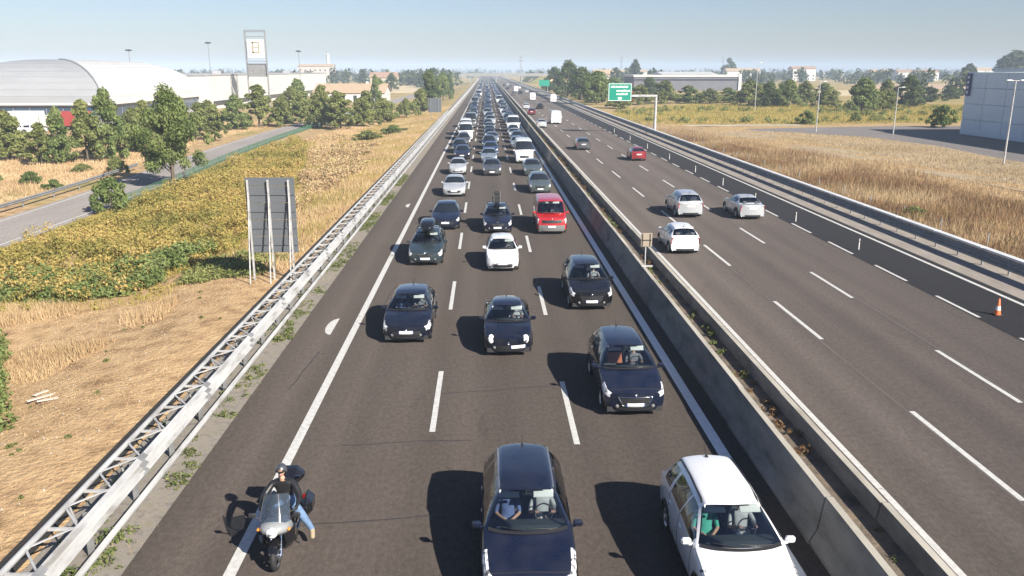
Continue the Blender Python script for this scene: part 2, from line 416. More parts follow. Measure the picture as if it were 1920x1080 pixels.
verge_r = strip('verge', 23.35, 26.2, -0.006, MATS['concrete_verge']); roadtag(verge_r, 'pale concrete gutter beside the right guardrail')
LP = MATS['line_paint']
for nm, par, x, w, z in (('edge_line', road_l, -5.17, 0.25, .004), ('fresh_edge_line', road_l, 6.12, 0.30, .004), ('edge_line', road_r, 9.36, 0.17, .004), ('edge_line', lane_dk, 22.83, 0.20, .008)):
    strip('edge_line', x - w / 2, x + w / 2, z, MATS['line_fresh'] if nm.startswith('fresh') else LP, Y0, 1400, par)
def dashes(par, x, w, z, y_first, length, cycle, ymax_single=330):
    mb = MB(); mb.sheet([[(-w / 2, 0, 0), (w / 2, 0, 0)], [(-w / 2, length, 0), (w / 2, length, 0)]], smooth=False)
    me = mb.mesh('lane_dash', LP); far = MB(); y = y_first
    while y < 1300:
        if y < ymax_single: inst('lane_dash', me, par, (x, y, z))
        else: far.sheet([[(x - w / 2, y, z), (x + w / 2, y, z)], [(x - w / 2, y + length, z), (x + w / 2, y + length, z)]], smooth=False)
        y += cycle
    o = far.build('far_lane_dashes', LP, par); o['kind'] = 'stuff'
dashes(road_l, -1.57, 0.16, .004, 21.06 - 24.1, 4.75, 12.05)
dashes(road_l, 2.36, 0.16, .004, 20.16 - 24.1, 4.6, 12.05)
dashes(road_r, 12.42, 0.16, .004, 16.96 - 12.0, 5.2, 11.9)
dashes(road_r, 16.03, 0.16, .004, 22.6 - 23.6, 4.8, 11.8)
dashes(lane_dk, 19.90, 0.15, .008, 31.27 - 29.7, 3.3, 5.95, 250)
noisy('seam_grey', [(0.085, 0.072, 0.066), (0.125, 0.110, 0.102)], scale=3, rough=.9, stretch=(1, .2, 1))
noisy('bitumen', [(0.028, 0.025, 0.024), (0.045, 0.040, 0.038)], scale=3, rough=.7)
for par, x in ((road_r, 12.30), (road_r, 16.20)): strip('paving_seam', x - .025, x + .025, .0022, MATS['seam_grey'], Y0, 500, par)
srng = random.Random(4)
for par, xa, xb in ((road_l, -7.0, 5.8),) * 7 + ((road_r, 9.8, 19.4),) * 7:       # hand-poured crack sealing
    x, y = srng.uniform(xa, xb), srng.uniform(14, 75); mb = MB(); q = []; a = srng.choice((0.05, 0.1, 1.45, 1.5))
    for k in range(9): q.append((x, y)); x += math.sin(a) * .45 + srng.uniform(-.05, .05); y += math.cos(a) * .45 + srng.uniform(-.05, .05)
    mb.sheet([[(px_ - .022 * math.cos(a), py_ + .022 * math.sin(a), .0026), (px_ + .022 * math.cos(a), py_ - .022 * math.sin(a), .0026)] for px_, py_ in q], smooth=False); mb.build('crack_seal', MATS['bitumen'], par)
# white half-disc marks on the hard shoulder
for (x, y, s) in ((-5.98, 30.9, 1.0), (-5.75, 60.6, .8)):
    mb = MB(); pts = [(-0.34 * math.sin(t) * s, -1.05 * math.cos(t) * s) for t in np.linspace(0, math.pi, 12)]
    mb.add([(0.06, -1.0 * s, 0), (0.06, 1.0 * s, 0)] + [(a, b, 0) for a, b in pts], [tuple(range(2, 14))])
    mb.build('shoulder_mark', LP, road_l, (x, y, .004))

# ------------------------------------------------------------------ concrete barriers in the median
noisy('concrete_sunlit_top', [(0.24, 0.22, 0.18), (0.36, 0.335, 0.28), (0.44, 0.41, 0.35)], scale=1.4, rough=0.9, stretch=(1, .4, 1))  # barrier tops: strong sunlight put into a paler concrete colour
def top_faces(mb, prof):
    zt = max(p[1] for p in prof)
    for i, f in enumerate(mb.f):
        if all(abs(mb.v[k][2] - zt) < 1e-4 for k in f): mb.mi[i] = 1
def barrier(name, xc, label, prof):
    root = empty(name, (xc, 0, 0)); tag(root, label, 'barrier')
    seg = 6.1
    mb = MB(); mb.extr(prof, 0.012, seg - 0.012); top_faces(mb, prof); me = mb.mesh('barrier_segment', [MATS['concrete_barrier'], MATS['concrete_sunlit_top']])
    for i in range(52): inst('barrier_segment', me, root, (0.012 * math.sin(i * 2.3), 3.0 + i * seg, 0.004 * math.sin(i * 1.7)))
    mb = MB(); mb.extr(prof, 3.0 + 52 * seg, 1400); top_faces(mb, prof); mb.build('far_run', [MATS['concrete_barrier'], MATS['concrete_sunlit_top']], root)
    return root
njp = [(-.31, 0), (-.31, .08), (-.17, .33), (-.075, 1.0), (.075, 1.0), (.17, .33), (.31, .08), (.31, 0)]
barrier('concrete_barrier', 7.05, 'long grey concrete barrier beside the queuing traffic, weathered dark face', [(a, b * 1.12) for a, b in njp])
barrier('concrete_barrier', 8.24, 'pale topped concrete barrier beside the free flowing carriageway', [(a, b * .97) for a, b in njp])

# ------------------------------------------------------------------ guardrails
def wave_profile(z0, z1, waves, depth, thick=0.006, sgn=1):
    """corrugated beam profile (x, z) between two heights"""
    n = waves * 6; out = []
    for i in range(n + 1):
        t = i / n; x = depth * (0.5 - 0.5 * math.cos(2 * math.pi * waves * t)); out.append((sgn * x, z0 + (z1 - z0) * t))
    return out + [(x - sgn * thick, z) for x, z in reversed(out)]
def beam_mesh(prof, length, mat, name):
    mb = MB(); mb.extr(prof, 0.0, length - 0.004, smooth=False); return mb.mesh(name, mat)
GV, GD = MATS['galvanised'], MATS['galvanised_dull']
def left_guardrail():
    root = empty('guardrail', (-8.0, 0, 0)); tag(root, 'galvanised triple wave guardrail with zigzag bracing along the left hard shoulder', 'guardrail')
    seg = 4.5; n1 = 40; y00 = 4.0
    top = beam_mesh(wave_profile(.64, 1.15, 3, .11), seg, GV, 'wave_beam')
    low = beam_mesh(wave_profile(.05, .27, 1, .06), seg, GV, 'lower_rail')
    mb = MB(); mb.tube([(-.62, 0, 1.10), (-.62, seg, 1.10)], .065, 8); rear = mb.mesh('rear_tube', GV)
    mb = MB(); mb.extr([(-.06, -.3), (.06, -.3), (.06, 1.0), (-.06, 1.0)], 0, .014); mb.extr([(-.06, -.3), (-.046, -.3), (-.046, 1.0), (-.06, 1.0)], -.04, .05)
    post = mb.mesh('post', GD)
    mb = MB()     # zigzag of flat braces from the front beam to the rear tube, and short stays
    for a, b in (((0, 0, 1.13), (-.60, .75, 1.12)), ((-.60, .75, 1.12), (0, 1.5, 1.13))):
        v = Vector(b) - Vector(a); mid = (Vector(a) + Vector(b)) / 2
        mb.cbox(mid, (.042, v.length, .02), rot=Matrix.Rotation(math.atan2(-v.x, v.y), 3, 'Z'))
    mb.cbox((-.30, 0.02, 1.06), (.58, .06, .05)); brace = mb.mesh('brace', GV)
    mb = MB(); mb.tube([(-.30, 0, .1), (-.61, 0.05, 1.07)], .03, 6); stay = mb.mesh('stay', GD)
    mb = MB(); pr = wave_profile(.63, 1.16, 3, .112, .012); mb.extr(pr, -.16, .16); splice = mb.mesh('splice_plate', GD)
    for i in range(n1):
        y = y00 + i * seg
        if i: inst('splice_plate', splice, root, (.006, y, 0))
        inst('wave_beam', top, root, (.004 * math.sin(i * 2.1), y, .006 * math.sin(i * 1.3))); inst('lower_rail', low, root, (0, y, 0)); inst('rear_tube', rear, root, (0, y, 0))
        for k in range(3):
            inst('brace', brace, root, (0, y + 1.5 * k, 0))
        for k in range(2):
            inst('post', post, root, (-.2, y + 2.25 * k, 0)); inst('stay', stay, root, (0, y + 2.25 * k + .1, 0))
    ye = y00 + n1 * seg
    mb = MB(); mb.extr(wave_profile(.64, 1.15, 3, .085), ye, 900); mb.extr(wave_profile(.05, .27, 1, .06), ye, 900)
    mb.tube([(-.62, ye, 1.10), (-.62, 900, 1.10)], .065, 8)
    for k in range(160): mb.box(-.26, -.14, ye + k * 4.5, ye + k * 4.5 + .06, -.3, 1.0)
    mb.build('far_run', GV, root)
left_guardrail()
def right_guardrail():
    root = empty('guardrail', (25.35, 0, 0)); tag(root, 'bright galvanised guardrail along the far right edge by the brown grass', 'guardrail')
    seg = 4.5; n1 = 44; y00 = 18.0
    top = beam_mesh(wave_profile(.22, .78, 3, .085, sgn=-1), seg, GD, 'wave_beam')
    mb = MB(); mb.cbox((.11, seg / 2, .87), (.42, seg - .01, .10), bev=.03); cap = mb.mesh('top_rail', MATS['rail_white'])
    mb = MB(); mb.extr([(-.06, -.3), (.06, -.3), (.06, .8), (-.06, .8)], 0, .014); mb.extr([(-.06, -.3), (-.046, -.3), (-.046, .8), (-.06, .8)], -.04, .05); post = mb.mesh('post', GD)
    for i in range(n1):
        y = y00 + i * seg
        inst('wave_beam', top, root, (0, y, 0)); inst('top_rail', cap, root, (0, y, 0))
        for k in range(2): inst('post', post, root, (.12, y + 2.25 * k, 0))
    ye = y00 + n1 * seg; mb = MB(); mb.extr(wave_profile(.22, .78, 3, .085, sgn=-1), ye, 900); mb.box(-.05, .27, ye, 900, .82, .90)
    for k in range(150): mb.box(.06, .18, ye + k * 4.5, ye + k * 4.5 + .06, -.3, .8)
    mb.build('far_run', GV, root)
right_guardrail()

# ------------------------------------------------------------------ service road on the left
SR_C = [(-33.1, 20), (-33.1, 62), (-33.3, 75), (-34.6, 92), (-35.9, 118), (-36.6, 150), (-36.2, 185), (-35.0, 230), (-33.0, 290), (-31, 380)]
def poly_interp(P, n):
    P = np.array(P, float); d = np.r_[0, np.cumsum(np.hypot(*np.diff(P, axis=0).T))]
    t = np.linspace(0, d[-1], n)
    out = np.stack([np.interp(t, d, P[:, i]) for i in range(P.shape[1])], -1)
    k = np.array([1, 2, 3, 2, 1.]) / 9          # light smoothing
    pad = np.pad(out, ((2, 2), (0, 0)), mode='edge'); sm = sum(k[i] * pad[i:i + len(out)] for i in range(5)); sm[0] = out[0]; sm[-1] = out[-1]
    return sm
src = poly_interp(SR_C, 70)
tan = np.gradient(src, axis=0); tan /= np.linalg.norm(tan, axis=1)[:, None]; nor = np.stack([tan[:, 1], -tan[:, 0]], -1)   # points to the right (towards the motorway)
def ribbon(name, off0, off1, z, mat, parent=None, pts=src, nrm=nor, label=None):
    mb = MB(); mb.sheet([[(*(p + n_ * off0), z), (*(p + n_ * off1), z)] for p, n_ in zip(pts, nrm)], smooth=False)
    return mb.build(name, mat, parent)
SRZ = -0.985
sroad = ribbon('service_road', -3.0, 3.0, SRZ, MATS['asphalt_pale']); roadtag(sroad, 'pale two lane service road running beside the motorway on the left')
ribbon('edge_line', 2.25, 2.40, SRZ + .004, LP, sroad); ribbon('edge_line', -2.55, -2.40, SRZ + .004, LP, sroad)
# its guardrail on the far side
def offset_path(off, ymin, ymax):
    q = src + nor * off; k = (q[:, 1] >= ymin) & (q[:, 1] <= ymax); return q[k]
def sr_rail():
    root = empty('guardrail', (-37, 60, SRZ)); tag(root, 'low grey guardrail on the far side of the service road', 'guardrail')
    q = offset_path(-4.1, 30, 98)
    pr = wave_profile(.42, .74, 2, .07)
    for i in range(len(q) - 1):
        a, b = q[i], q[i + 1]; d = b - a; L = float(np.hypot(*d)); rz = math.atan2(d[1], d[0]) - math.pi / 2
        mb = MB(); mb.extr(pr, 0, L - .01); mb.build('wave_beam', GD, root, (a[0] + 37, a[1] - 60, 0), rz)
        mb = MB(); mb.box(-.12, -.02, 0, .1, -.3, .72); mb.build('post', GD, root, (a[0] + 37, a[1] - 60, 0), rz)
sr_rail()
simple('green_coat', (0.045, 0.125, 0.07), 0.7)
def mesh_fence():
    root = empty('mesh_fence', (-30, 60, SRZ)); tag(root, 'low green wire mesh fence along the near edge of the service road', 'fence')
    q = offset_path(3.35, 66, 235)
    for i in range(len(q) - 1):
        a, b = q[i], q[i + 1]; d = b - a; L = float(np.hypot(*d)); rz = math.atan2(d[1], d[0]) - math.pi / 2
        mb = MB()
        for k in range(7): mb.box(-.008, .008, 0, L - .02, .05 + k * .12, .066 + k * .12)
        for k in range(int(L / .12)): mb.box(-.008, .008, k * .12, k * .12 + .012, 0, .80)
        mb.build('mesh_panel', MATS['green_coat'], root, (a[0] + 30, a[1] - 60, 0), rz)
        mb = MB(); mb.box(-.03, .03, -.03, .03, -.3, .86); mb.build('post', MATS['green_coat'], root, (a[0] + 30, a[1] - 60, 0), rz)
mesh_fence()

# ------------------------------------------------------------------ yard and fields on the right, fields far away
def polysheet(name, pts, z, mat, label):
    mb = MB(); mb.add([(x, y, z) for x, y in pts], [tuple(range(len(pts)))]); o = mb.build(name, mat); return tag(o, label, kind='structure')
polysheet('yard', [(39, 141), (57, 146.5), (75.5, 150), (130, 150), (130, 30), (62, 40), (60.5, 72), (59, 92), (60.5, 110), (58, 124), (50, 134)], -0.14, MATS['asphalt_yard'], 'asphalt yard in front of the blue grey warehouse')
noisy('stubble', [(0.42, 0.33, 0.19), (0.55, 0.44, 0.27)], scale=.08, rough=.95)
noisy('stubble_red', [(0.42, 0.27, 0.17), (0.50, 0.35, 0.22)], scale=.08, rough=.95)
noisy('meadow', [(0.13, 0.14, 0.05), (0.24, 0.21, 0.08)], scale=.06, rough=.95)
noisy('pale_track', [(0.40, 0.37, 0.31), (0.50, 0.46, 0.40)], scale=.6, rough=.95)
noisy('mown', [(0.25, 0.20, 0.13), (0.38, 0.29, 0.18)], scale=.5, rough=.95, bump=.5, bscale=6)
polysheet('field', [(33, 148), (38, 112), (42, 88), (46, 60), (48, 34), (62.5, 34), (60.6, 72), (59.1, 92), (60.6, 110), (58.1, 124), (50.1, 133.9), (39.1, 140.9)], -0.150, MATS['mown'], 'pale mown ground between the reeds and the yard')
polysheet('field', [(120, 330), (420, 330), (420, 420), (150, 420)], -0.12, MATS['stubble'], 'golden stubble field behind the right hand trees')
polysheet('field', [(210, 440), (700, 440), (700, 600), (260, 600)], -0.12, MATS['stubble_red'], 'pinkish ploughed field far off on the right')
polysheet('field', [(150, 240), (300, 215), (320, 290), (170, 300)], -0.12, MATS['meadow'], 'green meadow beyond the warehouse')
polysheet('field', [(-75, 420), (-28, 400), (-30, 600), (-110, 640)], -0.95, MATS['stubble'], 'pale field far off on the left')
polysheet('path', [(36, 151), (58, 151.5), (58, 154), (36, 153.5)], -0.12, MATS['pale_track'], 'pale track crossing the grass near the lamp posts')
# ------------------------------------------------------------------ cars: one lofted shell per body type, cut into panels, glass and lamps
def pchip(xk, yk, xq):
    xk = np.asarray(xk, float); yk = np.asarray(yk, float); xq = np.asarray(xq, float)
    h = np.diff(xk); sh = (-1,) + (1,) * (yk.ndim - 1)
    d = np.diff(yk, axis=0) / h.reshape(sh)
    m = np.zeros_like(yk)
    w1 = (2 * h[1:] + h[:-1]).reshape(sh); w2 = (h[1:] + 2 * h[:-1]).reshape(sh)
    ok = (d[:-1] * d[1:]) > 0
    with np.errstate(divide='ignore', invalid='ignore'):
        mm = (w1 + w2) / (w1 / d[:-1] + w2 / d[1:])
    m[1:-1] = np.where(ok, mm, 0.0); m[0] = d[0]; m[-1] = d[-1]
    i = np.clip(np.searchsorted(xk, xq, side='right') - 1, 0, len(xk) - 2)
    t = ((xq - xk[i]) / h[i]).reshape((-1,) + (1,) * (yk.ndim - 1)); H = h[i].reshape((-1,) + (1,) * (yk.ndim - 1))
    return (2 * t**3 - 3 * t**2 + 1) * yk[i] + (t**3 - 2 * t**2 + t) * H * m[i] + (-2 * t**3 + 3 * t**2) * yk[i + 1] + (t**3 - t**2) * H * m[i + 1]

def spec(**k):
    d = dict(L=4.3, W=1.8, H=1.5, clear=.20, fo=.88, wb=2.62, wr=.32, zh0=.70, zh1=.98, yc=1.25, yrf=1.98, yrm=2.6, yrr=3.65, yrg=4.12, zrg=1.0, zd=.95,
             b0=.90, b1=1.0, rw=.60, rf=-.05, rr=-.08, win=((3.25, 4.62), (4.70, 5.62), (5.70, 6.25)), head=(0.12, 1.5, 2.4, 3.75), nose=.78, tail=.88, hood_b=.0, rear_glass=True)
    d.update(k); return d
SPECS = {
    'mpv': spec(L=4.45, W=1.83, H=1.66, wb=2.73, fo=.90, zh0=.78, zh1=1.10, yc=1.06, yrf=1.95, yrm=2.7, yrr=4.02, yrg=4.32, zrg=1.08, zd=1.0, b0=1.0, b1=1.06, rw=.555, rf=-.06, rr=-.08, win=((3.2, 4.55), (4.63, 5.5), (5.58, 6.2)), head=(0.12, 1.8, 2.6, 4.0)),
    'mpv2': spec(L=4.50, W=1.84, H=1.64, wb=2.73, fo=.92, zh0=.80, zh1=1.10, yc=1.14, yrf=2.0, yrm=2.8, yrr=4.05, yrg=4.38, zrg=1.05, zd=1.0, b0=.99, b1=1.04, rw=.575, win=((3.2, 4.55), (4.63, 5.5), (5.58, 6.2)), head=(0.12, 1.6, 2.5, 3.8)),
    'hatch': spec(L=4.34, W=1.82, H=1.48, zh0=.72, zh1=.98, yc=1.20, yrf=2.0, yrm=2.6, yrr=3.7, yrg=4.18, zrg=.98, b0=.90, b1=.98),
    'small': spec(L=4.06, W=1.72, H=1.45, wb=2.51, fo=.84, zh0=.74, zh1=.98, yc=1.15, yrf=1.92, yrm=2.45, yrr=3.3, yrg=3.86, zrg=1.04, zd=1.0, b0=.92, b1=1.03, rw=.55, nose=.74, tail=.8, win=((3.25, 4.75), (4.85, 5.9)), head=(0.05, 0.06, 2.45, 2.5)),
    'city': spec(L=3.85, W=1.66, H=1.47, wb=2.46, fo=.76, wr=.30, zh0=.74, zh1=.98, yc=.98, yrf=1.68, yrm=2.3, yrr=3.3, yrg=3.70, zrg=1.0, zd=.95, b0=.92, b1=.98, rw=.54, head=(0.12, 1.3, 2.4, 3.7)),
    'sedan': spec(L=4.55, W=1.78, H=1.45, wb=2.66, zh0=.70, zh1=.96, yc=1.28, yrf=2.05, yrm=2.6, yrr=3.30, yrg=3.92, zrg=1.02, zd=.99, b0=.90, b1=.96, rw=.58, win=((3.25, 4.65), (4.73, 6.2)),),
    'estate': spec(L=4.62, W=1.80, H=1.49, wb=2.68, fo=.92, zh0=.72, zh1=.98, yc=1.28, yrf=2.02, yrm=2.8, yrr=4.15, yrg=4.46, zrg=.98, zd=.93, b0=.90, b1=.96, rw=.59),
    'suv': spec(L=4.45, W=1.82, H=1.68, clear=.26, wr=.35, wb=2.64, zh0=.88, zh1=1.10, yc=1.18, yrf=1.88, yrm=2.6, yrr=3.95, yrg=4.30, zrg=1.10, zd=1.05, b0=1.02, b1=1.08, rw=.60),
    'minibus': spec(L=4.89, W=1.90, H=1.95, wb=3.0, fo=.90, zh0=.98, zh1=1.20, yc=.82, yrf=1.50, yrm=2.6, yrr=4.66, yrg=4.80, zrg=1.10, zd=1.0, b0=1.10, b1=1.14, rw=.76, rf=-.06, rr=-.05, win=((3.15, 4.25), (4.33, 5.0), (5.08, 5.9)), head=(0.10, 1.1, 2.3, 3.6), nose=.86, tail=.94),
    'van': spec(L=5.4, W=2.02, H=2.45, wb=3.45, fo=.95, wr=.34, zh0=1.00, zh1=1.38, yc=.72, yrf=1.45, yrm=2.4, yrr=5.28, yrg=5.34, zrg=1.3, zd=1.2, b0=1.25, b1=1.35, rw=.80, rf=-.10, rr=-.04, win=((3.15, 4.3),), head=(0.10, 1.2, 2.4, 3.7), nose=.86, tail=.96, rear_glass=False),
}
def car_surface(S, su, sv):
    hw = S['W'] / 2; L = S['L']; H = S['H']; cl = S['clear']
    zh0, zh1 = S['zh0'], S['zh1']
    st = [  # tag, y, half width, belt z, top z, cabin, rounding of the section in plan (front/rear)
        (0, 0.0, S['nose'] * hw, zh0 - .10, zh0 - .03, 0), (1, .30, .945 * hw, zh0 - .02, zh0 + .055, 0),
        (2, S['fo'], hw, zh0 + (S['b0'] - zh0) * .62, zh0 + (zh1 - zh0) * .62 + .03, 0), (3, S['yc'], hw, S['b0'], zh1, 0),
        (4, S['yrf'], hw, S['b0'] + .02, H + S['rf'], 1), (5, S['yrm'], hw, (S['b0'] + S['b1']) / 2, H, 1), (6, S['yrr'], hw * .985, S['b1'], H + S['rr'], 1),
        (7, S['yrg'], .955 * hw, S['b1'] - .01, S['zrg'], 0), (8, max(L - .05, S['yrg'] + .04), .93 * hw, S['b1'] - .06, S['zd'], 0), (9, L, S['tail'] * hw, S['b1'] - .16, S['zd'] - .07, 0)]
    C = np.zeros((10, 7, 3))
    for i, (tg, y, w, zb, zt, cab) in enumerate(st):
        zmid = cl + (zb - cl) * .55
        up = .12 if 0 < i < 9 else .05
        pts = [(w * .90, cl + (.03 if i in (0, 9) else 0)), (w * .975, cl + up), (w, zmid), (w * .965, zb)]
        if cab:
            rw = S['rw'] * (1 if i == 5 else .97)
            pts += [(rw + .05, zt - .13), (rw - .07, zt - .035), (0, zt)]
        else:
            k = .90 if i in (3, 7) else .87
            pts += [(w * k, zb + (zt - zb) * (.62 if i not in (3, 7) else .72)), (w * .52, zt - .018), (0, zt)]
        for j, (x, z) in enumerate(pts):
            q = (x / max(w, 1e-6))
            dy = 0
            if i == 0: dy = .16 * q * q + .07 * ((z - .5) / .35) ** 2 * (.6 if z > .5 else .9)
            if i == 3: dy = .30 * q * q
            if i == 4: dy = .10 * (x / S['rw']) ** 2
            if i == 6: dy = -.05 * (x / S['rw']) ** 2
            if i == 7: dy = -.10 * q * q
            if i == 9: dy = -.10 * q * q
            C[i, j] = (x, y + dy, z)
    tags = [s[0] for s in st]; rows = list(C)
    def ins(after, fr):      # straight glass: extra stations on the chord, with a light convex bulge
        a = tags.index(after); A, B = rows[a], rows[a + 1]
        new = []
        for t in fr:
            p = A + (B - A) * t; n = np.array([0, -1.0 if after == 3 else 1.0, .8]); n /= np.linalg.norm(n)
            bul = .05 * 4 * t * (1 - t) * (1 if after == 3 else .8)
            p = p.copy(); p[4:] += n * bul * (1 - (p[4:, 0:1] / hw) ** 2); new.append((after + t, p))
        for k, (tg, p) in enumerate(new): tags.insert(a + 1 + k, tg); rows.insert(a + 1 + k, p)
    ins(6, (.12, .5, .88)); ins(3, (.12, .5, .88))
    C = np.array(rows)
    full = np.concatenate([C * np.array([1, 1, 1]), (C[:, -2::-1] * np.array([-1, 1, 1]))], axis=1)     # 13 lines across
    uq = np.concatenate([np.linspace(tags[i], tags[i + 1], (su if tags[i + 1] - tags[i] > .9 else max(1, su // 2)) + 1)[:-1] for i in range(len(tags) - 1)] + [[tags[-1]]])
    vq = np.linspace(0, 12, 12 * sv + 1)
    A = pchip(tags, full, uq)                       # (nu,13,3)
    B = pchip(np.arange(13), A.transpose(1, 0, 2), vq)  # (nv,nu,3)
    G = B.transpose(1, 0, 2)
    # wheel housings: pull the skin in around the axles
    yy, zz, xx = G[..., 1], G[..., 2], G[..., 0]
    for ya in (S['fo'], S['fo'] + S['wb']):
        rr = np.hypot(yy - ya, zz - S['wr'])
        ins_ = (rr < S['wr'] + .055) & (np.abs(xx) > hw * .8)
        G[..., 0] = np.where(ins_, np.sign(xx) * (hw - .27), G[..., 0])
    G[..., 1] -= L / 2
    return G, uq, vq
def grid_part(G, mask, shrink=0.0, off=0.0):
    nu, nv = G.shape[:2]; I = np.arange(nu * nv).reshape(nu, nv)
    F = np.stack([I[:-1, :-1], I[1:, :-1], I[1:, 1:], I[:-1, 1:]], -1)[mask]
    used, inv = np.unique(F, return_inverse=True)
    return G.reshape(-1, 3)[used], inv.reshape(F.shape)
GRIDTAGS = {}
def in_rng(a, lo, hi): return (a > lo) & (a < hi)
def car_masks(S, uq, vq):
    uc = (uq[:-1] + uq[1:]) / 2; vc = (vq[:-1] + vq[1:]) / 2
    U, V = np.meshgrid(uc, vc, indexing='ij'); VV = np.minimum(V, 12 - V); side = V < 6
    ms = {}
    ms['windscreen'] = in_rng(U, 3.05, 3.95) & (VV > 4.08)
    ms['rear_window'] = in_rng(U, 6.08, 6.90) & (VV > 4.15) if S['rear_glass'] else np.zeros_like(side)
    for k, (a, b) in enumerate(S['win']):
        for s, nm in ((True, 'r'), (False, 'l')): ms['side_window_%d%s' % (k, nm)] = in_rng(U, a, b) & in_rng(VV, 3.12, 3.93) & (side == s)
    h = S['head']
    for s, nm in ((True, 'r'), (False, 'l')): ms['headlight_' + nm] = in_rng(U, h[0], h[1]) & (VV > h[2]) & (VV < h[3]) & (side == s)
    for s, nm in ((True, 'r'), (False, 'l')): ms['tail_light_' + nm] = in_rng(U, 7.9, 9) & in_rng(VV, 2.0, 3.6) & (side == s)
    ms['bonnet'] = in_rng(U, .8, 2.98) & (VV > 3.55) & ~(ms['headlight_r'] | ms['headlight_l'])
    ms['roof'] = in_rng(U, 4.02, 6.0) & (VV > 4.7)
    taken = np.zeros_like(side)
    for k in list(ms): ms[k] = ms[k] & ~taken; taken |= ms[k]
    ms['body'] = ~taken
    return ms
def front_y(S, x, z):
    w = S['nose'] * S['W'] / 2; q = x / w
    return .16 * q * q + .07 * ((z - .5) / .35) ** 2 * (.6 if z > .5 else .9) - S['L'] / 2
def cap_grid(G, S, front=True, n=8):
    """closing face of the shell at nose or tail, bulged like the bumper"""
    row = G[0] if front else G[-1]; nv = len(row); half = nv // 2
    grid = []
    for j in range(half + 1):
        a = row[j]; ln = []
        for k in range(n + 1):
            t = -1 + 2 * k / n; x = -a[0] * t
            if front: y = front_y(S, x, a[2])
            else: y = S['L'] / 2 - .10 * (x / max(S['tail'] * S['W'] / 2, .1)) ** 2
            ln.append((x, y, a[2]))
        grid.append(ln)
    return grid
def face_patch(S, x0, x1, z0, z1, proud=.012, taper=0.0, n=8, m=4, front=True):
    """thin plate following the bumper face; taper narrows the lower edge"""
    gr = []
    for j in range(m + 1):
        z = z0 + (z1 - z0) * j / m; k = 1 - taper * (1 - j / m); ln = []
        for i in range(n + 1):
            x = (x0 + x1) / 2 + (x1 - x0) / 2 * k * (-1 + 2 * i / n)
            y = (front_y(S, x, z) - proud) if front else (S['L'] / 2 - .10 * (x / (S['tail'] * S['W'] / 2)) ** 2 + proud)
            ln.append((x, y, z))
        gr.append(ln)
    return gr
def wheel_meshes(r):
    mb = MB(); w = .105
    mb.lathe([(r * .66, -w * .9), (r * .80, -w), (r * .95, -w * .92), (r, -w * .6), (r, w * .6), (r * .95, w * .92), (r * .80, w), (r * .66, w * .9)], 'x', 20)
    tyre = mb.mesh('tyre', MATS['black_rubber'])
    mb = MB()
    for sx in (1,):
        mb.lathe([(r * .66, -.08), (r * .68, .09), (r * .63, .095), (r * .60, .06)], 'x', 20)
        mb.lathe([(0.001, .085), (r * .14, .085), (r * .16, .06)], 'x', 12)
        for k in range(5):
            a = 2 * math.pi * k / 5; M = Matrix.Rotation(a, 3, 'X')
            mb.cbox(M @ Vector((.07, 0, r * .37)), (.02, r * .20, r * .56), rot=M)
    mb.lathe([(0.001, .02), (r * .66, .02)], 'x', 16, mi=1)
    rim = mb.mesh('rim', [MATS['alloy'], MATS['black_plastic']])
    return tyre, rim
PROTO = {}
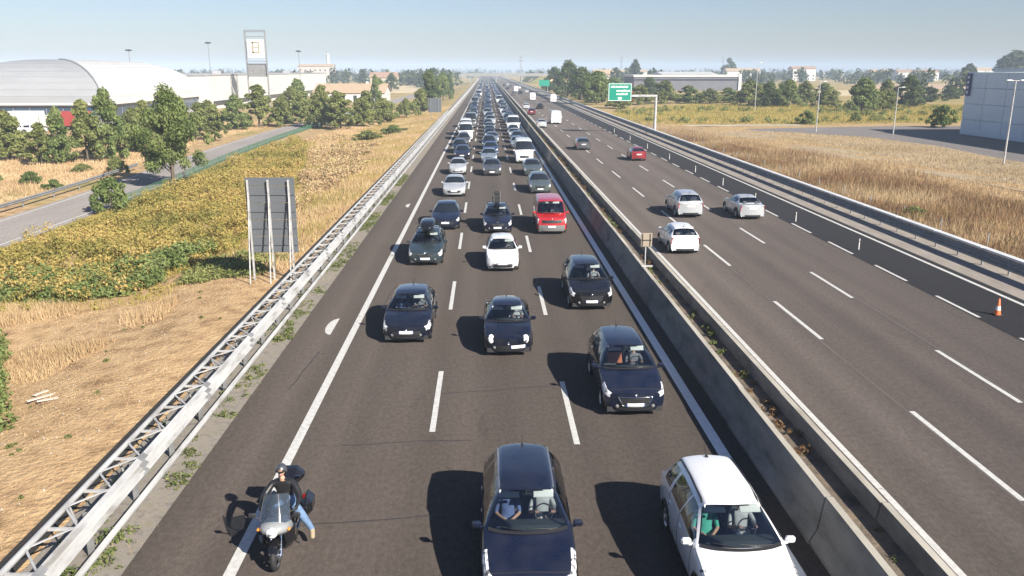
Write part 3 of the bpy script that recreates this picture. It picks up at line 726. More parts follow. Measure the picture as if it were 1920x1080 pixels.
def car_proto(kind, lod):
    """list of (part name, parent part index or None, mesh, location, rotation z); slot 0 of painted meshes is overridden per car"""
    key = (kind, lod)
    if key in PROTO: return PROTO[key]
    S = SPECS[kind]; L, W, H = S['L'], S['W'], S['H']; hw = W / 2
    su, sv = {0: (12, 8), 1: (5, 4), 2: (2, 1)}[lod]
    G, uq, vq = car_surface(S, su, sv); ms = car_masks(S, uq, vq)
    PB = MATS['paint_slot']; parts = []
    gl = MATS['car_glass'] if lod == 0 else MATS['dark_glass']
    def gp(nm, mk, mat, smooth=True):
        V, F = grid_part(G, mk)
        if len(F): parts.append((nm, None, mesh_np(nm, V, F, [mat], smooth=smooth), None, None))
    if lod == 2:
        V = []; F = []; MI = []
        mm = {'body': 0, 'bonnet': 0, 'roof': 0, 'windscreen': 1, 'rear_window': 1, 'headlight_r': 2, 'headlight_l': 2, 'tail_light_r': 3, 'tail_light_l': 3}
        fm = np.zeros(ms['body'].shape, int)
        for k, mk in ms.items(): fm[mk] = mm.get(k, 1)
        nu, nv = G.shape[:2]; I = np.arange(nu * nv).reshape(nu, nv)
        mb = MB(); Fq = np.stack([I[:-1, :-1], I[1:, :-1], I[1:, 1:], I[:-1, 1:]], -1).reshape(-1, 4)
        k0 = len(mb.v); mb.v += [tuple(p) for p in G.reshape(-1, 3)]
        for f, m_ in zip(Fq, fm.reshape(-1)): mb.f.append(tuple(int(i) for i in f)); mb.mi.append(int(m_)); mb.sm.append(True)
        for fr in (True, False): mb.sheet(cap_grid(G, S, fr, 4), 0, True)
        mb.sheet(face_patch(S, -.5 * hw, .5 * hw, .34, .50, n=2, m=1), 4, False)
        mb.sheet(face_patch(S, -.25, .25, .40, .50, .03, n=2, m=1), 5, False)
        for sx in (-1, 1):
            for ya in (S['fo'], S['fo'] + S['wb']): mb.lathe([(.001, -.1), (S['wr'], -.1), (S['wr'], .1), (.001, .1)], 'x', 10, (sx * (hw - .12), ya - L / 2, S['wr']), 4)
            mb.cbox((sx * (hw + .06), S['yc'] + .25 - L / 2, S['b0'] + .08), (.18, .10, .13), 0)
        mb.box(-hw * .9, hw * .9, -L / 2 + .1, L / 2 - .1, .2, .3, 4)
        me = mb.mesh('car_' + kind, [PB, MATS['dark_glass'], MATS['lamp_clear'], MATS['lamp_red'], MATS['black_plastic'], MATS['plate_white']])
        parts.append(('whole', None, me, None, None)); PROTO[key] = parts; return parts
    # body = painted rest of the shell, closed at nose and tail
    V, F = grid_part(G, ms['body']); mb = MB()
    mb.v += [tuple(map(float, p)) for p in V]
    for f in F: mb.f.append(tuple(int(i) for i in f)); mb.mi.append(0); mb.sm.append(True)
    for fr in (True, False): mb.sheet(cap_grid(G, S, fr), 0, True)
    parts.append(('body', None, mb.mesh('body', [PB]), None, None))
    gp('bonnet', ms['bonnet'], PB); gp('roof', ms['roof'], PB)
    gp('windscreen', ms['windscreen'], gl); gp('rear_window', ms['rear_window'], gl)
    for k in ms:
        if k.startswith('side_window'): gp('side_window', ms[k], gl)
        if k.startswith('headlight'): gp('headlight', ms[k], MATS['lamp_clear'])
        if k.startswith('tail_light'): gp('tail_light', ms[k], MATS['lamp_red'])
    def part(nm, mb, mats, par=None, loc=None): parts.append((nm, par, mb.mesh(nm, mats), loc, None)); return len(parts) - 1
    # thin black seams round bonnet, doors
    if lod == 0:
        def seam(idx_pts, r=.007):
            q = MB(); q.tube([G[a, b] for a, b in idx_pts], r, 4, cap=False); part('panel_gap', q, MATS['black_plastic'])
        def ui(t): return int(np.argmin(np.abs(uq - t)))
        def vi(t): return int(np.argmin(np.abs(vq - t)))
        for s in (False, True):
            f = (lambda v: 12 - v) if s else (lambda v: v)
            seam([(u, vi(f(3.55))) for u in range(ui(.8), ui(2.95) + 1)])
            for t in [S['win'][0][0] - .12] + [w_[1] + .04 for w_ in S['win'][:2]]:
                tt = min(t, 6.0); seam([(ui(tt), v) for v in range(min(vi(f(.9)), vi(f(3.1))), max(vi(f(.9)), vi(f(3.1))) + 1)])
        seam([(ui(.8), v) for v in range(vi(3.55), vi(8.45) + 1)])
    mb = MB(); mb.box(-hw * .86, hw * .86, -L / 2 + .15, L / 2 - .12, S['clear'] - .02, S['clear'] + .12); part('underbody', mb, MATS['dark_trim'])
    mb = MB(); g0 = dict(mpv=(.36, .47, .62, .05), mpv2=(.50, .38, .66, .25), hatch=(.56, .36, .52, .25), small=(.40, .30, .46, .2), city=(.48, .33, .43, .15), sedan=(.42, .52, .66, .15), estate=(.42, .52, .67, .15), suv=(.46, .58, .78, .1), minibus=(.62, .72, .90, .05), van=(.50, .62, .86, .1))[kind]
    mb.sheet(face_patch(S, -g0[0], g0[0], g0[1], g0[2], .010, g0[3]), 0, True); part('grille', mb, MATS['black_plastic'])
    mb = MB()
    for k in range(3):
        z = g0[1] + (g0[2] - g0[1]) * (k + .6) / 3.3; mb.sheet(face_patch(S, -g0[0] * .9, g0[0] * .9, z, z + .014, .022, 0, m=1), 0, False)
    part('grille_bar', mb, MATS['chrome'] if kind in ('mpv2', 'sedan', 'estate', 'mpv') else MATS['dark_trim'])
    if lod == 0 or kind in ('minibus', 'van', 'suv'):
        mb = MB(); mb.sheet(face_patch(S, -hw * .62, hw * .62, S['clear'] + .05, S['clear'] + .15, .010, .1), 0, True); part('lower_intake', mb, MATS['black_plastic'])
        for sx in (-1, 1):
            mb = MB(); x = sx * hw * .56; z = S['clear'] + .17; mb.lathe([(.001, 0), (.05, 0), (.055, .012)], 'y', 12, (x, front_y(S, x, z) - .015, z)); part('fog_light', mb, MATS['cabin_grey'])
    if kind == 'small':
        for sx in (-1, 1):
            M = Matrix.Rotation(R(-28), 3, 'X'); c = Vector((sx * .60, -L / 2 + .20, .655)); mb = MB(); rows = []
            for j in range(7):
                ph = math.pi / 2 * j / 6; rows.append([c + M @ Vector((.115 * math.sin(ph) * math.cos(t), -.09 * math.cos(ph), .165 * math.sin(ph) * math.sin(t))) for t in np.linspace(0, 2 * math.pi, 17)])
            mb.sheet(rows); part('headlight', mb, MATS['lamp_clear'])
    # badge, number plates
    zl = g0[2] + .045
    mb = MB(); mb.lathe([(.001, -.012), (.04, -.008), (.045, 0)], 'y', 12, (0, front_y(S, 0, zl) - .008, zl)); part('badge', mb, MATS['chrome'])
    px = .34 if kind == 'small' else 0
    zp = dict(mpv=.36, mpv2=.44, hatch=.50, small=.42, city=.46, sedan=.42, estate=.42, suv=.46, minibus=.52, van=.50)[kind]
    mb = MB(); pw, ph = (.26, .055) if True else (.2, .1)
    mb.sheet(face_patch(S, px - pw, px + pw, zp - ph, zp + ph, .035, 0, n=4, m=1), 0, False); k = part('number_plate', mb, MATS['plate_white'])
    for sx in (-1, 1):
        mb = MB(); mb.sheet(face_patch(S, px + sx * pw * .95 - .010, px + sx * pw * .95 + .010, zp - ph, zp + ph, .038, 0, n=1, m=1), 0, False); part('plate_band', mb, MATS['plate_blue'], k)
    zr = S['zd'] - .22 if kind not in ('estate',) else .72
    mb = MB(); mb.sheet(face_patch(S, -.26, .26, zr - .055, zr + .055, .02, 0, n=4, m=1, front=False), 0, False); part('number_plate', mb, MATS['plate_white'])
    mb = MB(); mb.sheet(face_patch(S, -hw * .6, hw * .6, S['clear'] + .02, S['clear'] + .13, .014, .05, n=6, m=2, front=False), 0, True); part('rear_valance', mb, MATS['black_plastic'])
    # wheels, arch lips
    tyre, rim = wheel_meshes(S['wr'])
    arch = MB(); rr = S['wr'] + .055
    for k in range(12):
        a0, a1 = math.pi * k / 12, math.pi * (k + 1) / 12
        arch.add([(0, math.cos(a) * q, math.sin(a) * q) for a in (a0, a1) for q in (rr - .035, rr + .012)] + [(-.10, math.cos(a) * (rr - .035), math.sin(a) * (rr - .035)) for a in (a0, a1)], [(0, 1, 3, 2), (4, 0, 2, 5)])
    arch = arch.mesh('arch_lip', MATS['dark_trim'])
    for sx in (1, -1):
        for ya in (S['fo'], S['fo'] + S['wb']):
            parts.append(('wheel', None, tyre, (sx * (hw - .125), ya - L / 2, S['wr']), 0 if sx > 0 else math.pi)); kk = len(parts) - 1
            parts.append(('rim', kk, rim, None, None))
            if lod == 0: parts.append(('arch_lip', None, arch, (sx * (hw + .002), ya - L / 2, S['wr']), 0 if sx > 0 else math.pi))
    # door mirrors
    for sx in (1, -1):
        y = S['yc'] + .38 - L / 2; z = S['b0'] + .09
        mb = MB(); mb.cbox((sx * (hw + .08), y, z), (.19, .10, .14), bev=.035); mb.cbox((sx * (hw - .02), y - .01, z - .05), (.10, .05, .04)); k = part('mirror', mb, [PB])
        mb = MB(); mb.box(sx * (hw + .08) - .07, sx * (hw + .08) + .07, y + .051, y + .056, z - .05, z + .05); part('mirror_glass', mb, MATS['chrome'], k)
    if lod == 0:
        # handles, wipers, cabin
        for sx in (1, -1):
            for t in (4.5, 5.45):
                y = pchip([3, 4, 5, 6], np.array([S['yc'], S['yrf'], S['yrm'], S['yrr']]), [t])[0] - L / 2
                mb = MB(); mb.cbox((sx * (hw * .985), y, S['b0'] - .10), (.03, .17, .028), bev=.01); part('door_handle', mb, [PB])
        A = G[int(np.argmin(np.abs(uq - 3.06)))]; mb = MB()
        for (xa, xb) in ((.62, -.05), (-.10, -.60)):
            q = []
            for t in np.linspace(0, 1, 5):
                x = (xa + (xb - xa) * t) * hw; j = int(np.argmin(np.abs(A[:, 0] - x))); q.append((A[j, 0], A[j, 1] - .01 + .05 * t, A[j, 2] + .02 + .035 * t))
            mb.tube(q, .009, 4)
        part('wiper', mb, MATS['black_plastic'])
        j = int(np.argmin(np.abs(uq - 3.02))); row = G[j]; sel = [p for p in row if abs(p[0]) < hw * .86]
        mb = MB(); mb.sheet([[(p[0], p[1] - .05, p[2] + .004) for p in sel], [(p[0], p[1] + .06, p[2] + .03) for p in sel]]); part('cowl', mb, MATS['black_plastic'])
        inner = np.zeros_like(ms['body'])
        inner |= ~(ms['windscreen'] | ms['rear_window'])
        for k in ms:
            if k.startswith('side_window'): inner &= ~ms[k]
        uc = (uq[:-1] + uq[1:]) / 2; inner &= (uc > 2.9)[:, None] & (uc < 8)[:, None]
        G2 = G.copy(); cen = np.array([0, 0, .9]); d = G2 - cen; G2 = cen + d * (1 - .05 / np.maximum(np.linalg.norm(d, axis=-1, keepdims=True), .2))
        V, F = grid_part(G2, inner); parts.append(('cabin_lining', None, mesh_np('cabin_lining', V, F, [MATS['cabin_dark']], smooth=True), None, None))
        yc = S['yc'] - L / 2; zb = S['b0']
        mb = MB(); mb.extr([(yc + .12, zb - .03), (yc + .45, zb + .02), (yc + .78, zb - .04), (yc + .82, zb - .30), (yc + .2, zb - .35)], -hw * .86, hw * .86, plane='yz'); part('dashboard', mb, MATS['dash_grey'])
        mb = MB(); c = Vector((.36, yc + .98, zb - .02)); M = Matrix.Rotation(R(62), 3, 'X')
        mb.tube([c + M @ Vector((.18 * math.cos(a), .18 * math.sin(a), 0)) for a in np.linspace(0, 2 * math.pi, 17)], .015, 6, cap=False); mb.cbox(c, (.30, .05, .03), rot=M); mb.tube([c, c + Vector((0, -.25, -.10))], .03, 6); part('steering_wheel', mb, MATS['black_plastic'])
        zs = S['clear'] - .02 + (H - 1.45) * .6
        for ys, xs in ((yc + 1.35, (.36, -.36)), (yc + 2.2, (.40, -.40))):
            for x in xs:
                mb = MB(); mb.cbox((x, ys, zs + .16), (.50, .50, .16), bev=.05)
                mb.cbox((x, ys + .30, zs + .50), (.48, .14, .62), bev=.05, rot=Matrix.Rotation(R(-14), 3, 'X')); mb.cbox((x, ys + .39, zs + .90), (.26, .10, .18), bev=.04)
                part('seat', mb, MATS['seat_fabric'])
        mb = MB(); mb.box(-hw * .85, hw * .85, yc + .3, L / 2 - .3, S['clear'] + .1, S['clear'] + .16); part('cabin_floor', mb, MATS['cabin_dark'])
        yf = S['yrf'] - L / 2; zf = H + S['rf'] - .12
        for x in (-.34, .34):
            mb = MB(); mb.cbox((x, yf - .02, zf), (.40, .17, .025), rot=Matrix.Rotation(R(38), 3, 'X'), bev=.008); part('sun_visor', mb, MATS['visor_cloth'])
        mb = MB(); mb.cbox((0, yf - .05, zf + .0), (.22, .03, .07), bev=.02); mb.tube([(0, yf - .05, zf + .02), (0, yf, zf + .10)], .012, 5); part('rear_view_mirror', mb, MATS['black_plastic'])
        mb = MB(); mb.tube([(0, S['yrr'] - .15 - L / 2, H - .05), (0, S['yrr'] + .05 - L / 2, H + .12)], .008, 5); mb.cbox((0, S['yrr'] - .15 - L / 2, H - .04), (.05, .09, .03)); part('aerial', mb, MATS['black_plastic'])
        mb = MB(); mb.box(-.62 * hw - .05, -.62 * hw + .04, yc + .34, yc + .42, zb + .015, zb + .02); part('sticker', mb, MATS['paper'])
    PROTO[key] = parts
    return parts
base_mat('paint_slot')
def make_car(kind, lod, name, label, cat, loc, rz, pm, group=None, plate=True):
    parts = car_proto(kind, lod)
    def setp(o):
        if o.data.materials and o.data.materials[0] == MATS['paint_slot']:
            o.material_slots[0].link = 'OBJECT'; o.material_slots[0].material = pm
    if lod == 2:
        o = inst(name, parts[0][2], None, loc, rz); setp(o); tag(o, label, cat, group); return o
    root = empty(name, loc, rz); tag(root, label, cat, group); made = []
    for nm, par, me, l_, r_ in parts:
        o = inst(nm, me, root if par is None else made[par], l_, r_); setp(o); made.append(o)
    return root
def add_part(root, nm, mb, mats): return mb.build(nm, mats, root)
# ------------------------------------------------------------------ people
simple('skin', (0.46, 0.27, 0.19), 0.55)
simple('hair_dark', (0.025, 0.018, 0.013), 0.6)
simple('hair_grey', (0.30, 0.29, 0.27), 0.7)
noisy('denim', [(0.09, 0.15, 0.26), (0.15, 0.24, 0.38)], scale=14, rough=.9, obj=True)
simple('leather_black', (0.014, 0.014, 0.016), 0.45)
simple('cloth_green', (0.06, 0.36, 0.27), 0.85)
simple('cloth_white', (0.45, 0.46, 0.46), 0.85)
simple('cloth_blue', (0.09, 0.13, 0.28), 0.85)
simple('cloth_orange', (0.62, 0.20, 0.09), 0.85)
simple('cloth_grey', (0.22, 0.22, 0.23), 0.85)
simple('cloth_black', (0.02, 0.02, 0.022), 0.85)
simple('cloth_pink', (0.55, 0.30, 0.28), 0.85)
simple('khaki', (0.30, 0.24, 0.16), 0.85)
def skin_mesh(name, joints, edges, root, mats, levels=1):
    """joints: {key: ((x,y,z), radius or (rx,ry))}; edges: [(a, b, material index)] -> evaluated mesh"""
    keys = list(joints); ix = {k: i for i, k in enumerate(keys)}
    me = bpy.data.meshes.new(name + '_rig'); me.from_pydata([joints[k][0] for k in keys], [(ix[a], ix[b]) for a, b, _ in edges], [])
    ob = bpy.data.objects.new(name + '_rig', me); COL.objects.link(ob)
    sk = ob.modifiers.new('skin', 'SKIN'); sk.use_smooth_shade = True
    for k in keys:
        r = joints[k][1]; sv = me.skin_vertices[0].data[ix[k]]; sv.radius = r if hasattr(r, '__len__') else (r, r); sv.use_root = (k == root)
    sb = ob.modifiers.new('sub', 'SUBSURF'); sb.levels = levels; sb.render_levels = levels
    dg = bpy.context.evaluated_depsgraph_get(); dg.update()
    out = bpy.data.meshes.new_from_object(ob.evaluated_get(dg)); out.name = name
    bpy.data.objects.remove(ob); bpy.data.meshes.remove(me)
    out.materials.clear()
    for m in mats: out.materials.append(m)
    n = len(out.polygons); cen = np.zeros(n * 3); out.polygons.foreach_get('center', cen); cen = cen.reshape(-1, 3)
    best = np.full(n, 1e9); mi = np.zeros(n, np.int32)
    for a, b, m in edges:
        A = np.array(joints[a][0]); B = np.array(joints[b][0]); d = B - A; t = np.clip(((cen - A) @ d) / max(d @ d, 1e-9), 0, 1)
        ra = np.mean(joints[a][1]); rb = np.mean(joints[b][1])
        dist = np.linalg.norm(cen - (A + t[:, None] * d), axis=1) / (ra + (rb - ra) * t)
        k = dist < best; best[k] = dist[k]; mi[k] = m
    out.polygons.foreach_set('material_index', mi); out.polygons.foreach_set('use_smooth', np.ones(n, bool)); out.update()
    return out
def hand_chain(J, E, pre, wrist, d, side, mi, curl=Vector((0, 0, -1)), s=1.0):
    """palm, four unequal curled fingers and a thumb leaving the side of the palm"""
    d = Vector(d).normalized(); sd = Vector(side).normalized(); cu = Vector(curl).normalized(); w = Vector(wrist)
    palm = w + d * .06 * s
    J[pre + 'palm'] = (palm, (.036 * s, .022 * s)); E.append((pre + 'wr', pre + 'palm', mi))
    for k, (o, ln) in enumerate(((-.027, .062), (-.009, .072), (.009, .068), (.026, .052))):
        a = palm + d * .045 * s + sd * o * s; b = a + (d * .6 + cu * .5) * ln * .5 * s; c = b + (d * .1 + cu) * ln * .5 * s
        for q, p, r in (('a', a, .0095), ('b', b, .009), ('c', c, .0075)): J['%sf%d%s' % (pre, k, q)] = (p, r * s)
        E.append((pre + 'palm', '%sf%da' % (pre, k), mi)); E.append(('%sf%da' % (pre, k), '%sf%db' % (pre, k), mi)); E.append(('%sf%db' % (pre, k), '%sf%dc' % (pre, k), mi))
    a = palm - d * .01 * s - sd * .04 * s; b = a + (d * .5 - sd * .3 + cu * .4) * .04 * s
    J[pre + 'ta'] = (a, .011 * s); J[pre + 'tb'] = (b, .009 * s); E.append((pre + 'palm', pre + 'ta', mi)); E.append((pre + 'ta', pre + 'tb', mi))
def head_mesh(name, hair):
    """head facing -Y, neck base at the origin: skull, brow, nose, mouth, ears and eyes with the hair cap as slot 1"""
    mb = MB(); n, m = 18, 14; rows = []
    for j in range(m + 1):
        ph = math.pi * j / m; row = []
        for i in range(n + 1):
            th = 2 * math.pi * i / n
            x, y, z = math.sin(ph) * math.sin(th), -math.sin(ph) * math.cos(th), math.cos(ph)
            X, Y, Z = .076 * x, .096 * y, .118 * z
            if z < 0: X *= 1 - .28 * z * z * 1.1; Y *= 1 - .10 * z * z
            if y < -.5:                                   # face: nose, eye hollows, mouth, chin
                fx = abs(x); k = (-y - .5) * 2
                if fx < .22 and -.30 < z < .12: Y -= .020 * k * (1 - fx / .22) * (1 - abs(z + .15) / .30)
                if .2 < fx < .55 and 0 < z < .25: Y += .010 * k
                if fx < .3 and -.62 < z < -.48: Y -= .006 * k
                if z < -.8: Y -= .010
            row.append((X, Y, Z + .20))
        rows.append(row)
    mb.sheet(rows, 0)
    for sx in (-1, 1):
        mb.cbox((sx * .078, .008, .195), (.014, .035, .058), 0, bev=.006)
        mb.lathe([(.001, -.004), (.009, -.003), (.010, .002)], 'y', 8, (sx * .030, -.088, .215), 2)
    mb.cbox((0, -.089, .138), (.045, .008, .010), 3, bev=.003)
    # hair cap
    rows = []
    for j in range(8):
        ph = math.pi * .60 * j / 7; row = []
        for i in range(n + 1):
            th = 2 * math.pi * i / n; front = max(0, math.cos(th)); p = ph * (1 - .42 * front)
            row.append((.084 * math.sin(p) * math.sin(th), -.104 * math.sin(p) * math.cos(th) + .006, .128 * math.cos(p) + .20))
        rows.append(row)
    mb.sheet(rows, 1)
    return mb.mesh(name, [MATS['skin'], MATS[hair], MATS['cloth_black'], MATS['cloth_pink']])
def seated_person(name, label, loc, rz, shirt, legs, hair='hair_dark', driver=True, lean=0.0, group=None):
    """sitting figure facing -Y; origin on the seat cushion under the hips"""
    J = {}; E = []
    def j(k, p, r): J[k] = (Vector(p), r)
    j('hip', (0, 0, .09), (.16, .12)); j('waist', (0, .05, .27), (.14, .105)); j('chest', (0, .08, .44), (.165, .115)); j('neck0', (0, .085, .56), (.085, .075)); j('neck', (0, .07, .63), .052); j('head', (0, .05, .70), .05)
    E += [('hip', 'waist', 1), ('waist', 'chest', 1), ('chest', 'neck0', 1), ('neck0', 'neck', 0), ('neck', 'head', 0)]
    for s, p in ((1, 'l'), (-1, 'r')):
        j(p + 'sh', (s * .19, .085, .52), .062)
        if driver: j(p + 'el', (s * .27, -.14, .30), .045); j(p + 'wr', (s * .16, -.40, .40), .030); hd = (-s * .1, -.8, .5)
        else: j(p + 'el', (s * .25, -.02, .24), .045); j(p + 'wr', (s * .10, -.24, .20), .030); hd = (-s * .3, -.9, -.1)
        E += [('chest', p + 'sh', 1), (p + 'sh', p + 'el', 1), (p + 'el', p + 'wr', 0)]
        hand_chain(J, E, p, J[p + 'wr'][0], hd, (s, 0, 0), 0)
        j(p + 'hp', (s * .09, -.05, .09), .085); j(p + 'kn', (s * .14, -.46, .14), .062); j(p + 'an', (s * .13, -.60, -.24), .042); j(p + 'to', (s * .13, -.76, -.29), .036)
        E += [('hip', p + 'hp', 2), (p + 'hp', p + 'kn', 2), (p + 'kn', p + 'an', 2), (p + 'an', p + 'to', 3)]
    key = ('seated', driver)
    if key not in PROTO: PROTO[key] = skin_mesh('person', J, E, 'hip', [MATS['skin'], MATS['cloth_grey'], MATS['denim'], MATS['cloth_black']], 1)
    o = inst('person', PROTO[key], None, loc, rz)
    o.rotation_euler = (R(lean), 0, rz)
    for i, m in ((1, shirt), (2, legs)): o.material_slots[i].link = 'OBJECT'; o.material_slots[i].material = MATS[m]
    hk = ('head', hair)
    if hk not in PROTO: PROTO[hk] = head_mesh('head', hair)
    inst('head', PROTO[hk], o, (0, .05, .615))
    return tag(o, label, 'person', group)

# ------------------------------------------------------------------ motorcycle with rider
def motorcycle(loc, rz):
    root = empty('motorcycle', loc, rz); tag(root, 'black touring motorcycle with pale fairing and tall windscreen riding the left edge line', 'motorcycle')
    silver = paint('bike_silver', (0.26, 0.27, 0.275)); BP, BG, CH = MATS['black_plastic'], MATS['black_gloss'], MATS['chrome']
    r = .31; yf, yr = -.80, .78
    def wheel(y, w):
        mb = MB(); pr = []
        for k in range(13):
            a = 2 * math.pi * k / 12; pr.append((r - .055 + .055 * math.cos(a) * 1.0, w * math.sin(a)))
        mb.lathe(pr, 'x', 28, (0, 0, 0)); o = mb.build('wheel', MATS['black_rubber'], root, (0, y, r))
        mb = MB(); mb.lathe([(r - .10, -.05), (r - .085, -.05), (r - .085, .05), (r - .10, .05), (r - .10, -.05)], 'x', 24); mb.lathe([(.001, -.06), (.05, -.06), (.05, .06), (.001, .06)], 'x', 12)
        for k in range(5):
            M = Matrix.Rotation(2 * math.pi * k / 5, 3, 'X'); mb.cbox(M @ Vector((0, 0, .13)), (.035, .045, .19), rot=M)
        mb.build('rim', MATS['alloy'], o)
        for sx in (-1, 1):
            mb = MB(); mb.lathe([(.09, -.003), (.145, -.003), (.145, .003), (.09, .003), (.09, -.003)], 'x', 24, (sx * .075, 0, 0)); mb.build('brake_disc', CH, o)
    wheel(yf, .062); wheel(yr, .085)
    mb = MB()
    for sx in (-1, 1): mb.tube([(sx * .105, yf, r), (sx * .105, yf + .17, .66), (sx * .10, yf + .27, .95)], [.030, .027, .024], 10)
    mb.build('fork', CH, root)
    rows = []
    for t in np.linspace(-.9, 1.25, 12):       # mudguard over the front wheel
        rr = r + .035; rows.append([(x, yf - math.sin(t) * -rr * 1 + 0, r + math.cos(t) * (rr - abs(x) * .35)) for x in np.linspace(-.085, .085, 7)])
    mb = MB(); mb.sheet(rows); mb.build('front_mudguard', BG, root)
    # fairing: lofted shell from headlamp to tank
    secs = [(-.98, .10, .86, .10, .97), (-.95, .17, .84, .17, 1.02), (-.86, .25, .78, .25, 1.06), (-.72, .31, .70, .30, 1.06), (-.52, .33, .62, .30, 1.02), (-.30, .30, .52, .26, .96)]
    rows = []
    for y, w0, z0, w1, z1 in secs:
        rows.append([(math.cos(a) * (w0 if math.sin(a) < 0 else w1), y, (z0 + z1) / 2 + (z1 - z0) / 2 * math.sin(a)) for a in np.linspace(R(-115), R(295 - 0), 21)[:21]])
    mb = MB(); mb.sheet(rows); mb.add(rows[0], [tuple(range(len(rows[0])))]); mb.build('fairing', silver, root)
    mb = MB(); mb.lathe([(.001, -1.022), (.07, -1.018), (.105, -1.00), (.115, -.965)], 'y', 18, (0, 0, .915)); mb.build('headlight', MATS['lamp_clear'], root)
    for sx in (-1, 1):        # dark side cowls below the fairing
        rows = [[(sx * x, y, z) for x, y, z in q] for q in (((.20, -.84, .80), (.24, -.86, .62), (.17, -.80, .44)), ((.33, -.62, .82), (.36, -.60, .58), (.26, -.52, .36)), ((.34, -.34, .78), (.36, -.30, .52), (.27, -.22, .30)))]
        mb = MB(); mb.sheet(rows); mb.build('side_cowl', BG, root)
    mb = MB()   # engine
    mb.cbox((0, -.18, .42), (.36, .52, .34), bev=.06); mb.cbox((0, -.42, .55), (.42, .16, .30), bev=.04)
    for sx in (-1, 1): mb.lathe([(.001, sx * .26), (.09, sx * .26), (.11, sx * .22), (.11, sx * .10)], 'x', 14, (0, -.15, .40))
    mb.build('engine', MATS['dark_trim'], root)
    for sx in (-1, 1):
        mb = MB(); mb.tube([(sx * .22, -.5, .70), (sx * .33, -.42, .62), (sx * .34, -.36, .42), (sx * .22, -.34, .30)], .016, 8); mb.build('crash_bar', CH, root)
        mb = MB(); mb.tube([(sx * .12, -.40, .36), (sx * .16, -.25, .20), (sx * .20, .30, .22), (sx * .22, .85, .30), (sx * .22, 1.05, .32)], [.024, .026, .03, .05, .052], 10); mb.build('exhaust', CH, root)
    rows = []
    for y, w, z0, z1 in ((-.36, .14, .72, .92), (-.22, .19, .68, 1.0), (0, .18, .68, .98), (.20, .12, .70, .86)):
        rows.append([(math.cos(a) * w, y, (z0 + z1) / 2 + (z1 - z0) / 2 * math.sin(a)) for a in np.linspace(0, 2 * math.pi, 15)])
    mb = MB(); mb.sheet(rows); mb.build('fuel_tank', BG, root)
    rows = []
    for y, w, z in ((.14, .11, .80), (.32, .17, .77), (.52, .18, .78), (.66, .17, .86), (.92, .16, .88), (1.0, .13, .86)):
        rows.append([(math.cos(a) * w, y, z - .06 + .08 * math.sin(a)) for a in np.linspace(0, 2 * math.pi, 13)])
    mb = MB(); mb.sheet(rows); mb.add(rows[-1], [tuple(range(13))]); mb.build('seat', MATS['leather_black'], root)
    mb = MB(); mb.cbox((0, .35, .58), (.24, .9, .16), bev=.05); mb.cbox((0, .62, .42), (.12, .5, .10), bev=.03); mb.build('frame', BP, root)
    # windscreen: tall curved sheet
    rows = []
    for t in np.linspace(0, 1, 7):
        w = .29 * (1 - .22 * t ** 2); rows.append([(x * w, -.84 + .34 * t + .17 * x * x, 1.00 + .50 * t - .06 * x * x * t) for x in np.linspace(-1, 1, 9)])
    mb = MB(); mb.sheet(rows); ws = mb.build('windscreen', MATS['bike_screen'], root)
    mb = MB(); mb.tube(rows[0] if False else [rows[k][0] for k in range(7)] + rows[6][1:-1] + [rows[k][8] for k in range(6, -1, -1)], .008, 5); mb.build('screen_rim', BP, ws)
    mb = MB(); mb.tube([(-.38, -.30, 1.06), (-.26, -.44, 1.08), (-.10, -.52, 1.02), (.10, -.52, 1.02), (.26, -.44, 1.08), (.38, -.30, 1.06)], .013, 8); mb.build('handlebar', BP, root)
    for sx in (-1, 1):
        mb = MB(); mb.tube([(sx * .38, -.30, 1.06), (sx * .30, -.40, 1.07)], .019, 8); mb.build('grip', MATS['black_rubber'], root)
        mb = MB(); mb.tube([(sx * .27, -.62, 1.02), (sx * .40, -.66, 1.10)], .012, 6); mb.cbox((sx * .44, -.66, 1.13), (.15, .05, .10), bev=.025); m_ = mb.build('mirror', BP, root)
        mb = MB(); mb.box(sx * .44 - .055, sx * .44 + .055, -.634, -.630, 1.095, 1.165); mb.build('mirror_glass', CH, m_)
        mb = MB(); mb.cbox((sx * .30, -.80, .90), (.06, .09, .05), bev=.018); mb.build('indicator', MATS['lamp_amber'], root)
        mb = MB(); mb.cbox((sx * .37, .72, .62), (.27, .58, .44), bev=.13); p_ = mb.build('pannier', BG, root)
        mb = MB(); mb.cbox((sx * .37, .432, .66), (.10, .02, .05), bev=.008); mb.build('latch', CH, p_)
    mb = MB(); mb.cbox((0, 1.08, 1.12), (.56, .44, .36), bev=.15); tc = mb.build('top_case', BG, root)
    mb = MB(); mb.cbox((.16, .868, 1.16), (.12, .02, .06), bev=.008); mb.build('latch', CH, tc)
    mb = MB(); mb.cbox((0, 1.0, .93), (.22, .40, .04)); mb.build('rack', CH, root)
    mb = MB(); mb.cbox((0, 1.16, .70), (.20, .06, .10), bev=.02); mb.build('tail_light', MATS['lamp_red'], root)
    mb = MB(); mb.tube([(.30, -.02, .28), (.18, -.02, .30)], .018, 6); mb.tube([(-.30, -.02, .28), (-.18, -.02, .30)], .018, 6); mb.build('footpeg', BP, root)
    mb = MB(); mb.tube([(.08, .25, .30), (.30, .10, .02)], .014, 6); mb.build('side_stand', BP, root)
    # rider, hands closed on the grips, one leg held out to the side
    J = {}; E = []
    def j(k, p, rr): J[k] = (Vector(p), rr)
    j('hip', (0, .38, .92), (.17, .13)); j('waist', (0, .36, 1.08), (.15, .115)); j('chest', (0, .29, 1.28), (.185, .135)); j('neck0', (0, .24, 1.42), (.10, .085)); j('neck', (0, .20, 1.49), .055); j('head', (0, .17, 1.56), .055)
